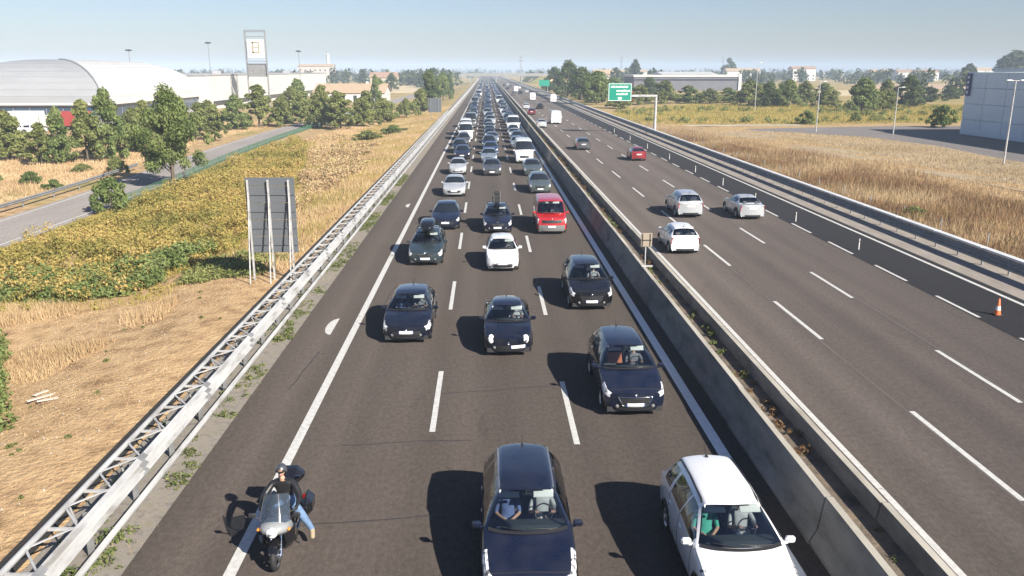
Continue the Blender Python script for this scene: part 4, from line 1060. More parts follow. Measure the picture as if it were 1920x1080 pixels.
    E += [('hip', 'waist', 1), ('waist', 'chest', 1), ('chest', 'neck0', 1), ('neck0', 'neck', 0), ('neck', 'head', 0)]
    for s, p in ((1, 'l'), (-1, 'r')):
        j(p + 'sh', (s * .21, .27, 1.37), .085); j(p + 'el', (s * .37, .04, 1.16), .068); j(p + 'wr', (s * .365, -.20, 1.10), .045)
        E += [('chest', p + 'sh', 1), (p + 'sh', p + 'el', 1), (p + 'el', p + 'wr', 1)]
        hand_chain(J, E, p, J[p + 'wr'][0], (-s * .05, -.95, -.1), (s, 0, 0), 3)
        if s > 0:   # leg held out
            j(p + 'hp', (.11, .33, .90), .112); j(p + 'kn', (.38, .03, .74), .092); j(p + 'an', (.55, .16, .30), .064); j(p + 'to', (.59, -.05, .20), .050)
        else:
            j(p + 'hp', (-.10, .33, .90), .095); j(p + 'kn', (-.26, -.10, .72), .070); j(p + 'an', (-.27, .10, .34), .048); j(p + 'to', (-.27, -.10, .30), .042)
        E += [('hip', p + 'hp', 2), (p + 'hp', p + 'kn', 2), (p + 'kn', p + 'an', 2), (p + 'an', p + 'to', 4)]
    me = skin_mesh('person', J, E, 'hip', [MATS['skin'], MATS['leather_black'], MATS['denim'], MATS['leather_black'], MATS['khaki']], 1)
    rd = inst('person', me, None, loc, rz); tag(rd, 'motorcyclist in black jacket, jeans and grey open helmet astride the touring motorcycle', 'person')
    inst('head', head_mesh('head', 'hair_dark'), rd, (0, .16, 1.475))
    mb = MB(); rows = []
    for jj in range(9):
        ph = math.pi * .66 * jj / 8; row = []
        for i in range(19):
            th = 2 * math.pi * i / 18; front = max(0, math.cos(th)); q = ph * (1 - .50 * front)
            row.append((.122 * math.sin(q) * math.sin(th), -.142 * math.sin(q) * math.cos(th) + .012, .150 * math.cos(q)))
        rows.append(row)
    mb.sheet(rows); mb.sheet([[(x * .85, y * .85, z * .85) for x, y, z in r_] for r_ in rows], 1); h = mb.build('helmet', [paint('helmet_grey', (0.05, 0.053, 0.06)), MATS['cloth_black']], rd, (0, .16, 1.685))
    mb = MB(); mb.sheet([[(.082 * math.sin(t), -.112 * math.cos(t) + .16, z) for t in np.linspace(-1.1, 1.1, 11)] for z in (1.668, 1.712)]); mb.build('sunglasses', BG, rd)
    mb = MB(); mb.sheet([[(.118 * math.sin(t), -.150 * math.cos(t) + .16 - k * .03, 1.735 + k * -.012) for t in np.linspace(-1.0, 1.0, 9)] for k in (0, 1)]); mb.build('helmet_peak', BP, h).location = (0, -.16, -1.685)
    return root
# ------------------------------------------------------------------ traffic
P_NAVY = paint('paint_navy', (0.0055, 0.0085, 0.023)); P_INK = paint('paint_ink', (0.004, 0.006, 0.016)); P_BLACK = paint('paint_black', (0.004, 0.004, 0.0055))
P_WHITE = paint('paint_white', (0.70, 0.71, 0.72)); P_SILVER = paint('paint_silver', (0.52, 0.54, 0.56), .35); P_GREY = paint('paint_grey', (0.12, 0.125, 0.13), .5)
P_RED = paint('paint_red', (0.42, 0.016, 0.020)); P_WINE = paint('paint_wine', (0.16, 0.012, 0.02), .3); P_BLUE = paint('paint_blue', (0.035, 0.075, 0.17), .4); P_TEAL = paint('paint_teal', (0.05, 0.075, 0.085), .5)
P_SAGE = paint('paint_sage', (0.14, 0.17, 0.165), .5); P_ICE = paint('paint_ice', (0.33, 0.38, 0.44), .5); P_BROWN = paint('paint_brown', (0.10, 0.065, 0.05), .4)
def put(kind, lod, front_y_, x, pm, name, label, cat='car', rz=0.0, group='vehicles queuing on the left carriageway'):
    L = SPECS[kind]['L']
    return make_car(kind, lod, name, label, cat, (x, front_y_ + L / 2, 0), rz, pm, group)
def away(kind, lod, rear_y, x, pm, name, label, cat='car'):
    L = SPECS[kind]['L']
    return make_car(kind, lod, name, label, cat, (x, rear_y + L / 2, 0), math.pi, pm, 'vehicles driving away on the right carriageway')
navy_mpv = put('mpv', 0, 12.95, .74, P_NAVY, 'people_carrier', 'navy people carrier with silver roof rails nearest the camera, centre lane')
white_mpv = put('mpv', 0, 12.25, 4.70, P_WHITE, 'people_carrier', 'white people carrier nearest the camera beside the concrete barrier')
ink_mpv = put('mpv2', 0, 21.75, 4.20, P_NAVY, 'people_carrier', 'dark blue people carrier with chrome framed grille and orange sunshade behind its windscreen')
black_small = put('small', 0, 27.0, .70, P_INK, 'hatchback', 'small black hatchback with round headlights and offset number plate, centre lane')
dark_hatch = put('hatch', 0, 28.5, -2.98, P_INK, 'hatchback', 'dark blue hatchback casting its shadow over the white edge line')
black_suv = put('mpv2', 0, 32.6, 4.30, P_BLACK, 'people_carrier', 'black people carrier next to the barrier behind the chrome grilled one')
white_city = put('city', 0, 39.5, .74, P_WHITE, 'hatchback', 'small white hatchback in the centre lane behind the black hatchback')
box_car = put('estate', 0, 40.9, -3.18, P_TEAL, 'estate_car', 'dark estate car carrying a black roof box, left lane')
red_bus = put('minibus', 0, 49.0, 3.92, P_RED, 'minibus', 'red minibus with grey bumper beside the barrier', 'minibus')
load_car = put('estate', 0, 49.3, .62, P_NAVY, 'estate_car', 'dark estate car with tall black luggage on its roof, centre lane')
put('hatch', 1, 50.6, -2.62, P_NAVY, 'hatchback', 'navy hatchback just behind the car with the roof box')
put('hatch', 1, 64.5, -2.60, P_SILVER, 'hatchback', 'silver hatchback alone in the left lane behind the navy one')
put('estate', 1, 66.0, 4.30, P_SAGE, 'estate_car', 'grey green estate directly behind the red minibus')
put('sedan', 1, 77.4, 4.35, P_SAGE, 'saloon', 'second grey green car behind the red minibus, in front of the white van')
put('city', 1, 78.6, -2.78, P_SILVER, 'hatchback', 'small silver hatchback, second silver car in the left lane')
put('sedan', 1, 77.7, .48, P_GREY, 'saloon', 'grey saloon leading the dense queue in the centre lane')
put('sedan', 1, 88.9, .24, P_ICE, 'saloon', 'pale blue saloon right behind the grey saloon in the centre lane')
put('van', 1, 88.3, 4.02, P_WHITE, 'van', 'tall white van beside the barrier in the dense queue', 'van')
put('van', 1, 117.8, -2.95, P_WHITE, 'van', 'tall white van in the left lane of the dense queue', 'van')
# trims of the named cars
def rails(root, S, mat):
    for sx in (-1, 1):
        mb = MB(); x = sx * (S['rw'] - .01); ya, yb = S['yrf'] + .15 - S['L'] / 2, S['yrr'] - .05 - S['L'] / 2; H = S['H']
        mb.tube([(x, ya, H - .15), (x, ya + .10, H - .10), (x, (ya + yb) / 2, H - .065), (x, yb - .10, H - .12), (x, yb, H - .17)], .024, 6); add_part(root, 'roof_rail', mb, mat)
rails(navy_mpv, SPECS['mpv'], MATS['alloy']); rails(white_mpv, SPECS['mpv'], MATS['black_plastic']); rails(box_car, SPECS['estate'], MATS['black_plastic']); rails(load_car, SPECS['estate'], MATS['black_plastic'])
def crossbars(root, S, ys):
    for y in ys:
        mb = MB(); mb.cbox((0, y, S['H'] + .06), (S['rw'] * 2 + .05, .05, .03)); add_part(root, 'cross_bar', mb, MATS['black_plastic'])
crossbars(box_car, SPECS['estate'], (-.1, .6)); crossbars(load_car, SPECS['estate'], (-.1, .6))
rows = []
for y, w, z1 in ((-1.02, .10, .10), (-.98, .24, .18), (-.75, .34, .30), (-.2, .38, .38), (.5, .38, .38), (.85, .36, .36), (.95, .30, .28)):
    rows.append([(math.copysign(abs(math.cos(a)) ** .6, math.cos(a)) * w, y, .02 + z1 / 2 + z1 / 2 * math.copysign(abs(math.sin(a)) ** .6, math.sin(a))) for a in np.linspace(0, 2 * math.pi, 21)])
mb = MB(); mb.sheet(rows); mb.add(rows[0], [tuple(range(21))]); mb.add(rows[-1], [tuple(reversed(range(21)))])
rb = mb.build('roof_box', MATS['black_gloss'], None, (-3.18, 40.9 + 2.31 + .25, 1.575)); tag(rb, 'glossy black roof box strapped on the dark estate car in the left lane', 'roof box')
mb = MB(); mb.box(-.385, .385, -.6, .8, .19, .205); mb.build('box_seam', MATS['dark_trim'], rb)
lg = empty('roof_luggage', (.62, 49.3 + 2.31 + .2, 1.575)); tag(lg, 'tall black bundle of luggage tied on the centre lane estate car', 'luggage')
for (c, s) in (((-.05, -.3, .28), (.46, .50, .54)), ((.0, .15, .22), (.50, .40, .42)), ((-.02, -.28, .64), (.40, .40, .24))):
    mb = MB(); mb.cbox(c, s, bev=.07); mb.build('bag', MATS['cloth_black'], lg)
for x in (-.2, .2):
    mb = MB(); mb.tube([(x, -.62, 0), (x, -.58, .52), (x, -.3, .78), (x, .1, .5), (x, .4, .42), (x, .42, 0)], .012, 5); mb.build('strap', MATS['cloth_grey'], lg)
# minibus: grey lower bumper; dark-blue people carrier: chrome frame round the grille
S = SPECS['minibus']; mb = MB(); mb.sheet(face_patch(S, -.80, .80, .24, .60, .012, .02, n=12)); add_part(red_bus, 'bumper', mb, MATS['cabin_grey'])
S = SPECS['mpv2']; mb = MB()
fr = [(-.50, .66), (-.36, .40), (.36, .40), (.50, .66), (-.50, .66)]
pts = []
for (a, b), (c, d) in zip(fr[:-1], fr[1:]):
    for t in np.linspace(0, 1, 7)[:-1]: x, z = a + (c - a) * t, b + (d - b) * t; pts.append((x, front_y(S, x, z) - .025, z))
mb.tube(pts + [pts[0]], .014, 5, cap=False); add_part(ink_mpv, 'grille_frame', mb, MATS['chrome'])
# passengers and drivers behind the windscreens
def crew(root, kind, who):
    S = SPECS[kind]; yc = S['yc'] - S['L'] / 2; zs = S['clear'] - .02 + (S['H'] - 1.45) * .6 + .24
    for side, shirt, legs, hair, label in who:
        x = .36 if side == 'driver' else -.36
        seated_person('person', label, (root.location.x + x, root.location.y + yc + 1.32, zs), 0, shirt, legs, hair, side == 'driver', lean=-8)
crew(navy_mpv, 'mpv', [('driver', 'cloth_white', 'khaki', 'hair_dark', 'driver in a pale shirt in the navy people carrier nearest the camera'), ('passenger', 'cloth_blue', 'khaki', 'hair_dark', 'front passenger in blue in the navy people carrier nearest the camera')])
crew(white_mpv, 'mpv', [('driver', 'cloth_white', 'cloth_blue', 'hair_grey', 'driver in a pale shirt in the white people carrier nearest the camera'), ('passenger', 'cloth_green', 'khaki', 'hair_dark', 'front passenger in a green shirt in the white people carrier')])
crew(ink_mpv, 'mpv2', [('driver', 'cloth_grey', 'denim', 'hair_dark', 'driver in a grey shirt in the dark blue people carrier with chrome grille')])
crew(black_small, 'small', [('driver', 'cloth_white', 'denim', 'hair_dark', 'driver in a pale shirt in the small black hatchback')])
crew(dark_hatch, 'hatch', [('driver', 'cloth_grey', 'denim', 'hair_dark', 'driver in grey in the dark blue hatchback by the edge line'), ('passenger', 'cloth_blue', 'denim', 'hair_dark', 'passenger in blue in the dark blue hatchback by the edge line')])
crew(black_suv, 'mpv2', [('driver', 'cloth_white', 'denim', 'hair_grey', 'driver in a pale shirt in the black people carrier by the barrier')])
crew(red_bus, 'minibus', [('driver', 'cloth_grey', 'denim', 'hair_dark', 'driver behind the windscreen of the red minibus')])
crew(white_city, 'city', [('driver', 'cloth_grey', 'denim', 'hair_dark', 'driver in grey in the small white hatchback of the queue')])
# orange sunshade on the passenger side of the dark-blue people carrier
S = SPECS['mpv2']; mb = MB(); mb.cbox((0, 0, 0), (.44, .03, .34), bev=.012)
o = mb.build('sunshade', MATS['cloth_orange'], None, (4.20 - .36, 21.75 + S['yc'] + .66, S['b0'] + .24)); o.rotation_euler = (R(-38), 0, 0); tag(o, 'orange patterned sunshade propped behind the windscreen of the dark blue people carrier', 'sunshade')
mb = MB(); [mb.cbox((x, -.017, 0), (.03, .006, .30), rot=Matrix.Rotation(R(25), 3, 'Y')) for x in (-.12, 0, .12)]; mb.build('print', MATS['cloth_pink'], o)
motorcycle((-4.30, 15.46, 0), R(1.5))
# traffic driving away
away('city', 0, 43.3, 10.72, P_WHITE, 'hatchback', 'white hatchback driving away close to the median barrier')
away('suv', 0, 54.5, 13.72, P_SILVER, 'estate_car', 'silver off roader driving away beyond the white hatchback')
away('sedan', 0, 53.8, 17.72, P_SILVER, 'saloon', 'silver saloon driving away in the right lane')
away('city', 1, 90.6, 16.74, paint('paint_crimson', (0.24, 0.018, 0.025)), 'hatchback', 'red hatchback driving away alone')
away('hatch', 1, 103.4, 12.1, P_GREY, 'hatchback', 'grey hatchback driving away before the white van')
away('van', 1, 154.6, 12.9, P_WHITE, 'van', 'white van driving away on the right carriageway', 'van')
away('sedan', 1, 144.4, 9.6, P_SILVER, 'saloon', 'pale saloon beside the median driving away next to the white van')
away('hatch', 1, 187.2, 10.1, P_WINE, 'hatchback', 'dark red car driving away near the median')
away('estate', 2, 216.4, 10.3, P_SILVER, 'estate_car', 'distant silver car driving away near the median')
away('sedan', 2, 216.3, 13.9, P_BLACK, 'saloon', 'distant dark car driving away in the middle lane')
away('van', 2, 279.4, 15.4, P_WHITE, 'van', 'distant white van driving away in the right hand lane', 'van')
away('van', 2, 262.0, 20.9, P_WHITE, 'van', 'distant white van leaving by the dark side lane', 'van')
away('van', 2, 395.0, 13.9, P_WHITE, 'van', 'farthest white van driving away before the overpass', 'van')
rng = random.Random(5)
for k, (y, x) in enumerate(((330, 10.6), (352, 14.2), (372, 17.8), (430, 10.8), (455, 17.8), (486, 14.2), (520, 10.8), (560, 14.2))):
    pm = (P_GREY, P_BLACK, P_SILVER, P_NAVY, P_WHITE)[k % 5]
    away(('hatch', 'estate', 'sedan')[k % 3], 2, y, x, pm, 'distant_car', 'tiny %s car driving away far off, %s of the distant ones' % (('grey', 'black', 'silver', 'navy', 'white')[k % 5], ('first', 'second', 'third', 'fourth', 'fifth', 'sixth', 'seventh', 'eighth')[k]), 'car')
# the long queue: every vehicle its own object, back to the overpass
ORD = ['zeroth', 'first', 'second', 'third', 'fourth', 'fifth', 'sixth', 'seventh', 'eighth', 'ninth', 'tenth', 'eleventh', 'twelfth', 'thirteenth', 'fourteenth', 'fifteenth', 'sixteenth', 'seventeenth', 'eighteenth', 'nineteenth', 'twentieth',
       '21st', '22nd', '23rd', '24th', '25th', '26th', '27th', '28th', '29th', '30th']
PAL = [(P_NAVY, 'navy'), (P_INK, 'dark blue'), (P_BLACK, 'black'), (P_GREY, 'grey'), (P_SILVER, 'silver'), (P_WHITE, 'white'), (P_TEAL, 'charcoal'), (P_ICE, 'pale blue'), (P_BLUE, 'blue'), (P_WINE, 'dark red'), (P_BROWN, 'brown')]
WT = [12, 10, 10, 12, 13, 9, 8, 8, 10, 3, 3]
KN = {'hatch': 'hatchback', 'small': 'hatchback', 'city': 'hatchback', 'sedan': 'saloon', 'estate': 'estate_car', 'suv': 'off_roader', 'mpv': 'people_carrier', 'mpv2': 'people_carrier', 'van': 'van', 'minibus': 'minibus'}
KW = {'hatchback': 'hatchback', 'saloon': 'saloon', 'estate_car': 'estate car', 'off_roader': 'off roader', 'people_carrier': 'people carrier', 'van': 'van', 'minibus': 'minibus'}
fixed = {0: [(92.5, 'hatch', 0), (99.8, 'estate', 1), (108.5, 'mpv', 3), (126.5, 'van', 5)], 1: [(97.5, 'hatch', 8), (105.0, 'mpv2', 0), (113.0, 'sedan', 7)], 2: [(97.5, 'mpv', 0), (105.5, 'hatch', 7), (113.5, 'estate', 8)]}
for lane, xc, ln in ((0, -3.05, 'left lane'), (1, .42, 'centre lane'), (2, 4.20, 'barrier lane')):
    y = {0: 134.5, 1: 120.5, 2: 121.0}[lane]; seq = [(a, b, c) for a, b, c in fixed[lane]]
    while y < 640:
        kind = rng.choices(list(KN), [5, 3, 5, 5, 5, 3, 4, 3, 2, 1])[0]; ci = rng.choices(range(len(PAL)), WT)[0]
        if kind in ('van', 'minibus'): ci = rng.choice((5, 5, 5, 4, 3))
        seq.append((y, kind, ci)); y += SPECS[kind]['L'] + rng.uniform(2.2, 5.5) + (y > 330) * 1.0
    seq.sort()
    for i, (y, kind, ci) in enumerate(seq):
        pm, cw = PAL[ci]; nm = KN[kind]; far = i >= 30
        lod = 1 if y < 150 else 2
        if y < 330 and not far: lab = '%s %s, %s from the front in the %s of the dense queue' % (cw, KW[nm], ORD[i + 1], ln)
        else: lab = 'tiny far off %s %s near the overpass in the %s queue' % (cw, KW[nm], ln)
        o = put(kind, lod, y, xc + rng.uniform(-.32, .32), pm, nm, lab, 'van' if nm == 'van' else 'minibus' if nm == 'minibus' else 'car', rz=R(rng.uniform(-1.6, 1.6)), group='vehicles queuing on the left carriageway')
        o.scale = (rng.uniform(.96, 1.03), rng.uniform(.94, 1.04), rng.uniform(.96, 1.05))
# ------------------------------------------------------------------ buildings
noisy('roof_sheet', [(0.43, 0.43, 0.425), (0.50, 0.50, 0.49)], scale=.25, rough=0.55, stretch=(1, 1, 3))
noisy('roof_sheet_grey', [(0.26, 0.27, 0.285), (0.29, 0.30, 0.315)], scale=.25, rough=0.6, stretch=(1, 1, 3))
noisy('white_cladding', [(0.50, 0.49, 0.465), (0.58, 0.57, 0.545)], scale=.2, rough=0.7)
noisy('cream_wall', [(0.36, 0.31, 0.24), (0.44, 0.385, 0.30)], scale=.4, rough=0.85)
noisy('pale_wall', [(0.40, 0.36, 0.33), (0.48, 0.44, 0.40)], scale=.4, rough=0.85)
noisy('lilac_wall', [(0.105, 0.105, 0.125), (0.135, 0.135, 0.155)], scale=.3, rough=0.8)
noisy('ochre_wall', [(0.50, 0.36, 0.20), (0.60, 0.45, 0.27)], scale=.4, rough=0.85)
noisy('grey_wall', [(0.26, 0.26, 0.27), (0.36, 0.36, 0.37)], scale=.3, rough=0.8)
noisy('tile_roof', [(0.26, 0.16, 0.11), (0.36, 0.24, 0.165)], scale=.8, rough=0.9)
noisy('pale_tile', [(0.36, 0.26, 0.17), (0.43, 0.32, 0.21)], scale=.8, rough=0.9)
noisy('blue_panel', [(0.50, 0.59, 0.67), (0.58, 0.67, 0.75)], scale=.35, rough=0.5, stretch=(1, 1, 2), metal=.15)
noisy('old_concrete', [(0.20, 0.195, 0.19), (0.27, 0.265, 0.255)], scale=.3, rough=0.85)
simple('blue_glass', (0.03, 0.06, 0.11), 0.12, coat=0.5)
simple('red_panel', (0.34, 0.05, 0.045), 0.6)
simple('sign_blue', (0.03, 0.04, 0.16), 0.5)
simple('sign_green', (0.0, 0.23, 0.155), 0.45)
simple('sign_back', (0.095, 0.105, 0.118), 0.6)
simple('beige_print', (0.30, 0.25, 0.19), 0.7)
simple('window_dark', (0.03, 0.035, 0.045), 0.15)
# --- sports-hall roof: cloister vault on low glazed walls
def vault_hall():
    X1, X0, Ya, Yb = -77.0, -110.5, 172.0, 231.0; ze, zt, d, gb = 3.2, 11.9, 15.0, -1.0
    root = empty('exhibition_hall', ((X0 + X1) / 2, (Ya + Yb) / 2, gb)); tag(root, 'huge white hall with curved vaulted roof at the left edge', 'building')
    ox, oy, oz = root.location
    n = 10
    prof = [(d * (1 - math.cos(a)), ze + (zt - ze) * math.sin(a)) for a in np.linspace(0, math.pi / 2, n + 1)]
    rings = []
    for off, z in prof: rings.append([(X0 + off, Ya + off, z), (X1 - off, Ya + off, z), (X1 - off, Yb - off, z), (X0 + off, Yb - off, z)])
    # each side of the roof is laid in long sheets: one object per sheet band
    for s, nm in ((0, 'front'), (1, 'right'), (2, 'rear'), (3, 'left')):
        for i in range(n):
            a, b = rings[i][s], rings[i][(s + 1) % 4]; c, e = rings[i + 1][(s + 1) % 4], rings[i + 1][s]
            mb = MB(); nx, ny = ((0, -1), (1, 0), (0, 1), (-1, 0))[s]; k = .05
            mb.add([(p[0] - ox + nx * q, p[1] - oy + ny * q, p[2] - oz + q + .02) for q in (0,) for p in (a, b, c, e)], [(0, 1, 2, 3)])
            mb.add([(p[0] - ox + nx * .03, p[1] - oy + ny * .03, p[2] - oz + .035) for p in (a, b)] + [(p[0] - ox, p[1] - oy, p[2] - oz + .02) for p in (a, b)], [(0, 1, 3, 2)])
            mb.build('roof_sheet', MATS['roof_sheet_grey' if s == 0 else 'roof_sheet'], root)
    mb = MB(); mb.add([(p[0] - ox, p[1] - oy, p[2] - oz + .02) for p in rings[-1]], [(0, 1, 2, 3)]); mb.build('roof_crown', MATS['roof_sheet'], root)
    mb = MB(); pts = [(rings[i][1][0] - ox, rings[i][1][1] - oy, rings[i][1][2] - oz + .06) for i in range(n + 1)]; mb.tube(pts, .22, 6); mb.build('hip_ridge', MATS['roof_sheet_grey'], root)
    mb = MB(); mb.box(X0 - ox + .6, X1 - ox - .6, Ya - oy + .6, Yb - oy - .6, -.3, ze - oz); mb.build('wall', MATS['grey_wall'], root)
    mb = MB(); mb.box(X0 - ox - .2, X1 - ox + .2, Ya - oy - .2, Yb - oy + .2, ze - oz - .35, ze - oz + .05); mb.build('eaves', MATS['white_cladding'], root)
    me = None
    for i in range(26):      # glazed band, pane by pane, along the front and the right side
        x = X0 + 2 + i * 3.3
        if x > X1 - 3: break
        if me is None: m2 = MB(); m2.box(0, 3.1, -.08, .06, 0, 2.6); me = m2.mesh('pane', MATS['blue_glass'])
        inst('pane', me, root, (x - ox, Ya + .58 - oy, .9))
    m2 = MB(); m2.box(-.06, .08, 0, 3.1, 0, 2.6); me = m2.mesh('pane', MATS['blue_glass'])
    for i in range(16): inst('pane', me, root, (X1 - .62 - ox, Ya + 3 + i * 3.4 - oy, .9))
vault_hall()
def long_white():
    root = empty('warehouse', (-92, 322, -1.0)); tag(root, 'long white flat roofed warehouse behind the vaulted hall', 'building')
    L0, L1 = -86.0, 88.0
    n = 20; w = (L1 - L0) / n; mb = MB(); mb.box(-.10, .08, 0, w - .06, 0, 9.2); me = mb.mesh('wall_panel', MATS['white_cladding'])
    for i in range(n): inst('wall_panel', me, root, (15.0, L0 + i * w, 0))
    mb = MB(); mb.box(-15, 14.88, L0, L1, 0, 9.0); mb.build('wall', MATS['white_cladding'], root)
    mb = MB(); mb.box(-15.2, 15.25, L0 - .2, L1 + .2, 9.2, 9.55); mb.build('roof_edge', MATS['grey_wall'], root)
    mb = MB(); mb.box(15.15, 15.22, L0 + 4, L1 - 30, 1.0, 2.2); mb.build('window_band', MATS['window_dark'], root)
    for y in (-60, -20, 30):
        mb = MB(); mb.cbox((10, y, 9.9), (2.5, 3, 1.2), bev=.1); mb.build('roof_unit', MATS['grey_wall'], root)
long_white()
def house(name, label, x, y, w, d, h, wall, roof, pitch=.35, gzb=-1.0, floors=1, flat=False):
    root = empty(name, (x, y, gzb)); tag(root, label, 'building')
    mb = MB(); mb.box(-w / 2, w / 2, -d / 2, d / 2, 0, h); mb.build('wall', MATS[wall], root)
    if flat:
        mb = MB(); mb.box(-w / 2 - .2, w / 2 + .2, -d / 2 - .2, d / 2 + .2, h + .003, h + .5); mb.build('roof', MATS[roof], root)
    else:
        rh = d * .5 * pitch; mb = MB(); mb.extr([(-d / 2 - .5, h - .1), (0, h + rh), (d / 2 + .5, h - .1), (d / 2 + .5, h + .12), (0, h + rh + .25), (-d / 2 - .5, h + .12)], -w / 2 - .5, w / 2 + .5, plane='yz'); rf = mb.build('roof', MATS[roof], root)
        mb = MB(); mb.extr([(-d / 2, h), (d / 2, h), (0, h + rh)], -w / 2 + .01, w / 2 - .01, plane='yz'); mb.build('gable', MATS[wall], root)
        mb = MB(); mb.box(w * .2, w * .2 + .7, -.3, .4, h + rh * .5, h + rh + 1.0); mb.build('chimney', MATS[wall], rf)
    nwin = max(2, int(w / 4)); mb = MB(); mb.box(-.6, .6, -.05, .05, 0, 1.4); me = mb.mesh('window', MATS['window_dark'])
    for f in range(floors):
        for i in range(nwin): inst('window', me, root, (-w / 2 + (i + .5) * w / nwin, -d / 2 - .03, .9 + f * 3.0))
    return root
house('depot', 'low depot with long orange tiled roof behind the left trees', -47, 300, 24, 18, 3.2, 'white_cladding', 'pale_tile', .30)
house('farmhouse', 'pinkish farmhouse left of the far end of the motorway', -62, 520, 16, 12, 6.5, 'cream_wall', 'tile_roof', .45, floors=2)
house('apartment_block', 'pale apartment block standing behind the long white warehouse', -150, 760, 30, 16, 14, 'pale_wall', 'pale_tile', .2, floors=4)
house('farmhouse', 'ochre farmhouse right of the motorway by the overpass', 44, 470, 18, 12, 6.0, 'ochre_wall', 'tile_roof', .4, gzb=-.1, floors=2)
house('farmhouse', 'yellow farmhouse among the trees right of the motorway', 78, 560, 14, 12, 7.5, 'cream_wall', 'pale_tile', .4, gzb=-.1, floors=2)
for i, (x, y, w, h) in enumerate(((230, 760, 30, 9), (300, 800, 22, 11), (345, 740, 16, 8), (420, 820, 40, 8), (505, 860, 26, 10), (560, 760, 20, 9), (150, 900, 40, 8), (640, 900, 34, 9))):
    house('far_house', ['long white far house left of the distant village', 'tall white house of the distant village on the right', 'small white house of the distant village on the right', 'wide white shed of the distant village on the right', 'white block towards the right end of the village', 'small white house towards the right of the distant village', 'white far shed above the grey warehouse', 'white shed at the far right of the horizon'][i], x, y, w, 14, h, 'white_cladding', 'tile_roof' if i % 2 else 'pale_tile', .3, gzb=-.1, floors=2)
# grey warehouse behind the right-hand trees
root = empty('warehouse', (99, 432, -.1)); tag(root, 'low grey warehouse with pale roof edge behind the right hand trees', 'building')
mb = MB(); mb.box(-26, 26, -15, 15, 0, 6.6); mb.build('wall', MATS['lilac_wall'], root)
mb = MB(); mb.box(-26.4, 26.4, -15.4, 15.4, 6.6, 7.5); mb.build('roof_edge', MATS['white_cladding'], root)
mb = MB(); mb.box(-26.2, 26.2, -15.25, -15.02, 4.9, 5.5); mb.build('window_band', MATS['window_dark'], root)
mb = MB(); mb.box(26.0, 27.4, -15.6, -13.8, 0, 8.0); mb.build('corner_tower', MATS['white_cladding'], root)
mb = MB(); mb.extr([(-15, 7.6), (0, 9.0), (15, 7.6)], -12, 16, plane='yz'); mb.build('roof_light', MATS['roof_sheet'], root)
# blue-grey warehouse at the right edge, panel by panel
def blue_warehouse():
    Xw, Ya, Yb, Ht = 75.2, 62.0, 130.5, 9.55
    root = empty('warehouse', (Xw + 25, (Ya + Yb) / 2, -.14)); tag(root, 'tall blue grey panelled warehouse at the right edge of the picture', 'building'); ox, oy = Xw + 25, (Ya + Yb) / 2
    mb = MB(); mb.box(.12 - 25, 25, Ya - oy + .12, Yb - oy - .12, 0, Ht - .3); mb.build('wall', MATS['blue_panel'], root)
    nc, nr = 13, 4; pw = (Yb - Ya) / nc; ph = Ht / nr
    mb = MB(); mb.cbox((0, pw / 2, ph / 2), (.14, pw - .07, ph - .07), bev=.02); me = mb.mesh('wall_panel', MATS['blue_panel'])
    for i in range(nc):
        for j in range(nr): inst('wall_panel', me, root, (-25 + .02 + .012 * math.sin(i * 7 + j * 3), Ya - oy + i * pw, j * ph))
    pw2 = 50 / 9; mb = MB(); mb.cbox((pw2 / 2, 0, ph / 2), (pw2 - .07, .14, ph - .07), bev=.02); me = mb.mesh('wall_panel', MATS['blue_panel'])
    for i in range(9):
        for j in range(nr): inst('wall_panel', me, root, (-25 + i * pw2, Yb - oy - .05, j * ph))
    mb = MB(); mb.box(-25.2, -24.7, Ya - oy - .2, Yb - oy - 7, Ht + .01, Ht + .55); mb.build('parapet', MATS['blue_panel'], root)
    mb = MB(); mb.box(-25.32, -25.18, Yb - oy - 1.5, Yb - oy - .5, Ht - 3.6, Ht - .2); s_ = mb.build('wall_sign', MATS['sign_blue'], root)
    mb = MB(); [mb.box(-25.345, -25.32, Yb - oy - 1.25, Yb - oy - .75, Ht - 1.0 - k * .75, Ht - .6 - k * .75) for k in range(4)]; mb.build('sign_lettering', MATS['visor_cloth'], s_)
blue_warehouse()
# --- tall advertising tower on the left
def sign_tower():
    root = empty('sign_tower', (-66.6, 250, -1.0)); tag(root, 'tall steel sign tower with a white square board on the left', 'sign tower')
    for x in (-2.9, 2.9):
        for yy in (-.5, .5):
            mb = MB(); mb.tube([(x, yy, 0), (x, yy, 21.8)], .11, 6); mb.build('mast', MATS['galvanised_dull'], root)
    mb = MB()
    for x in (-2.9, 2.9):
        for k in range(14): mb.tube([(x, -.5, k * 1.5), (x, .5, k * 1.5 + 1.5)], .05, 4)
    for z in (12.6, 13.2, 20.0, 21.4, 21.8):
        for yy in (-.5, .5): mb.tube([(-2.9, yy, z), (2.9, yy, z)], .08, 5)
    mb.build('bracing', MATS['galvanised_dull'], root)
    mb = MB(); mb.box(-2.7, 2.7, -.12, .1, 8.8, 12.4); mb.build('lower_panel', MATS['galvanised_dull'], root)
    mb = MB(); mb.box(-2.3, 2.5, -.32, -.14, 14.2, 19.2); b = mb.build('board', MATS['white_cladding'], root)
    mb = MB(); [mb.box(*q, -.345, -.32, *z) for q, z in (((-1.0, -.55), (15.4, 18.6)), ((-1.0, 1.1), (18.2, 18.6)), ((-1.0, 1.1), (15.4, 15.8)), ((.75, 1.1), (15.8, 18.2)), ((-.55, .75), (16.9, 17.2)))]; mb.build('logo', MATS['beige_print'], b)
sign_tower()
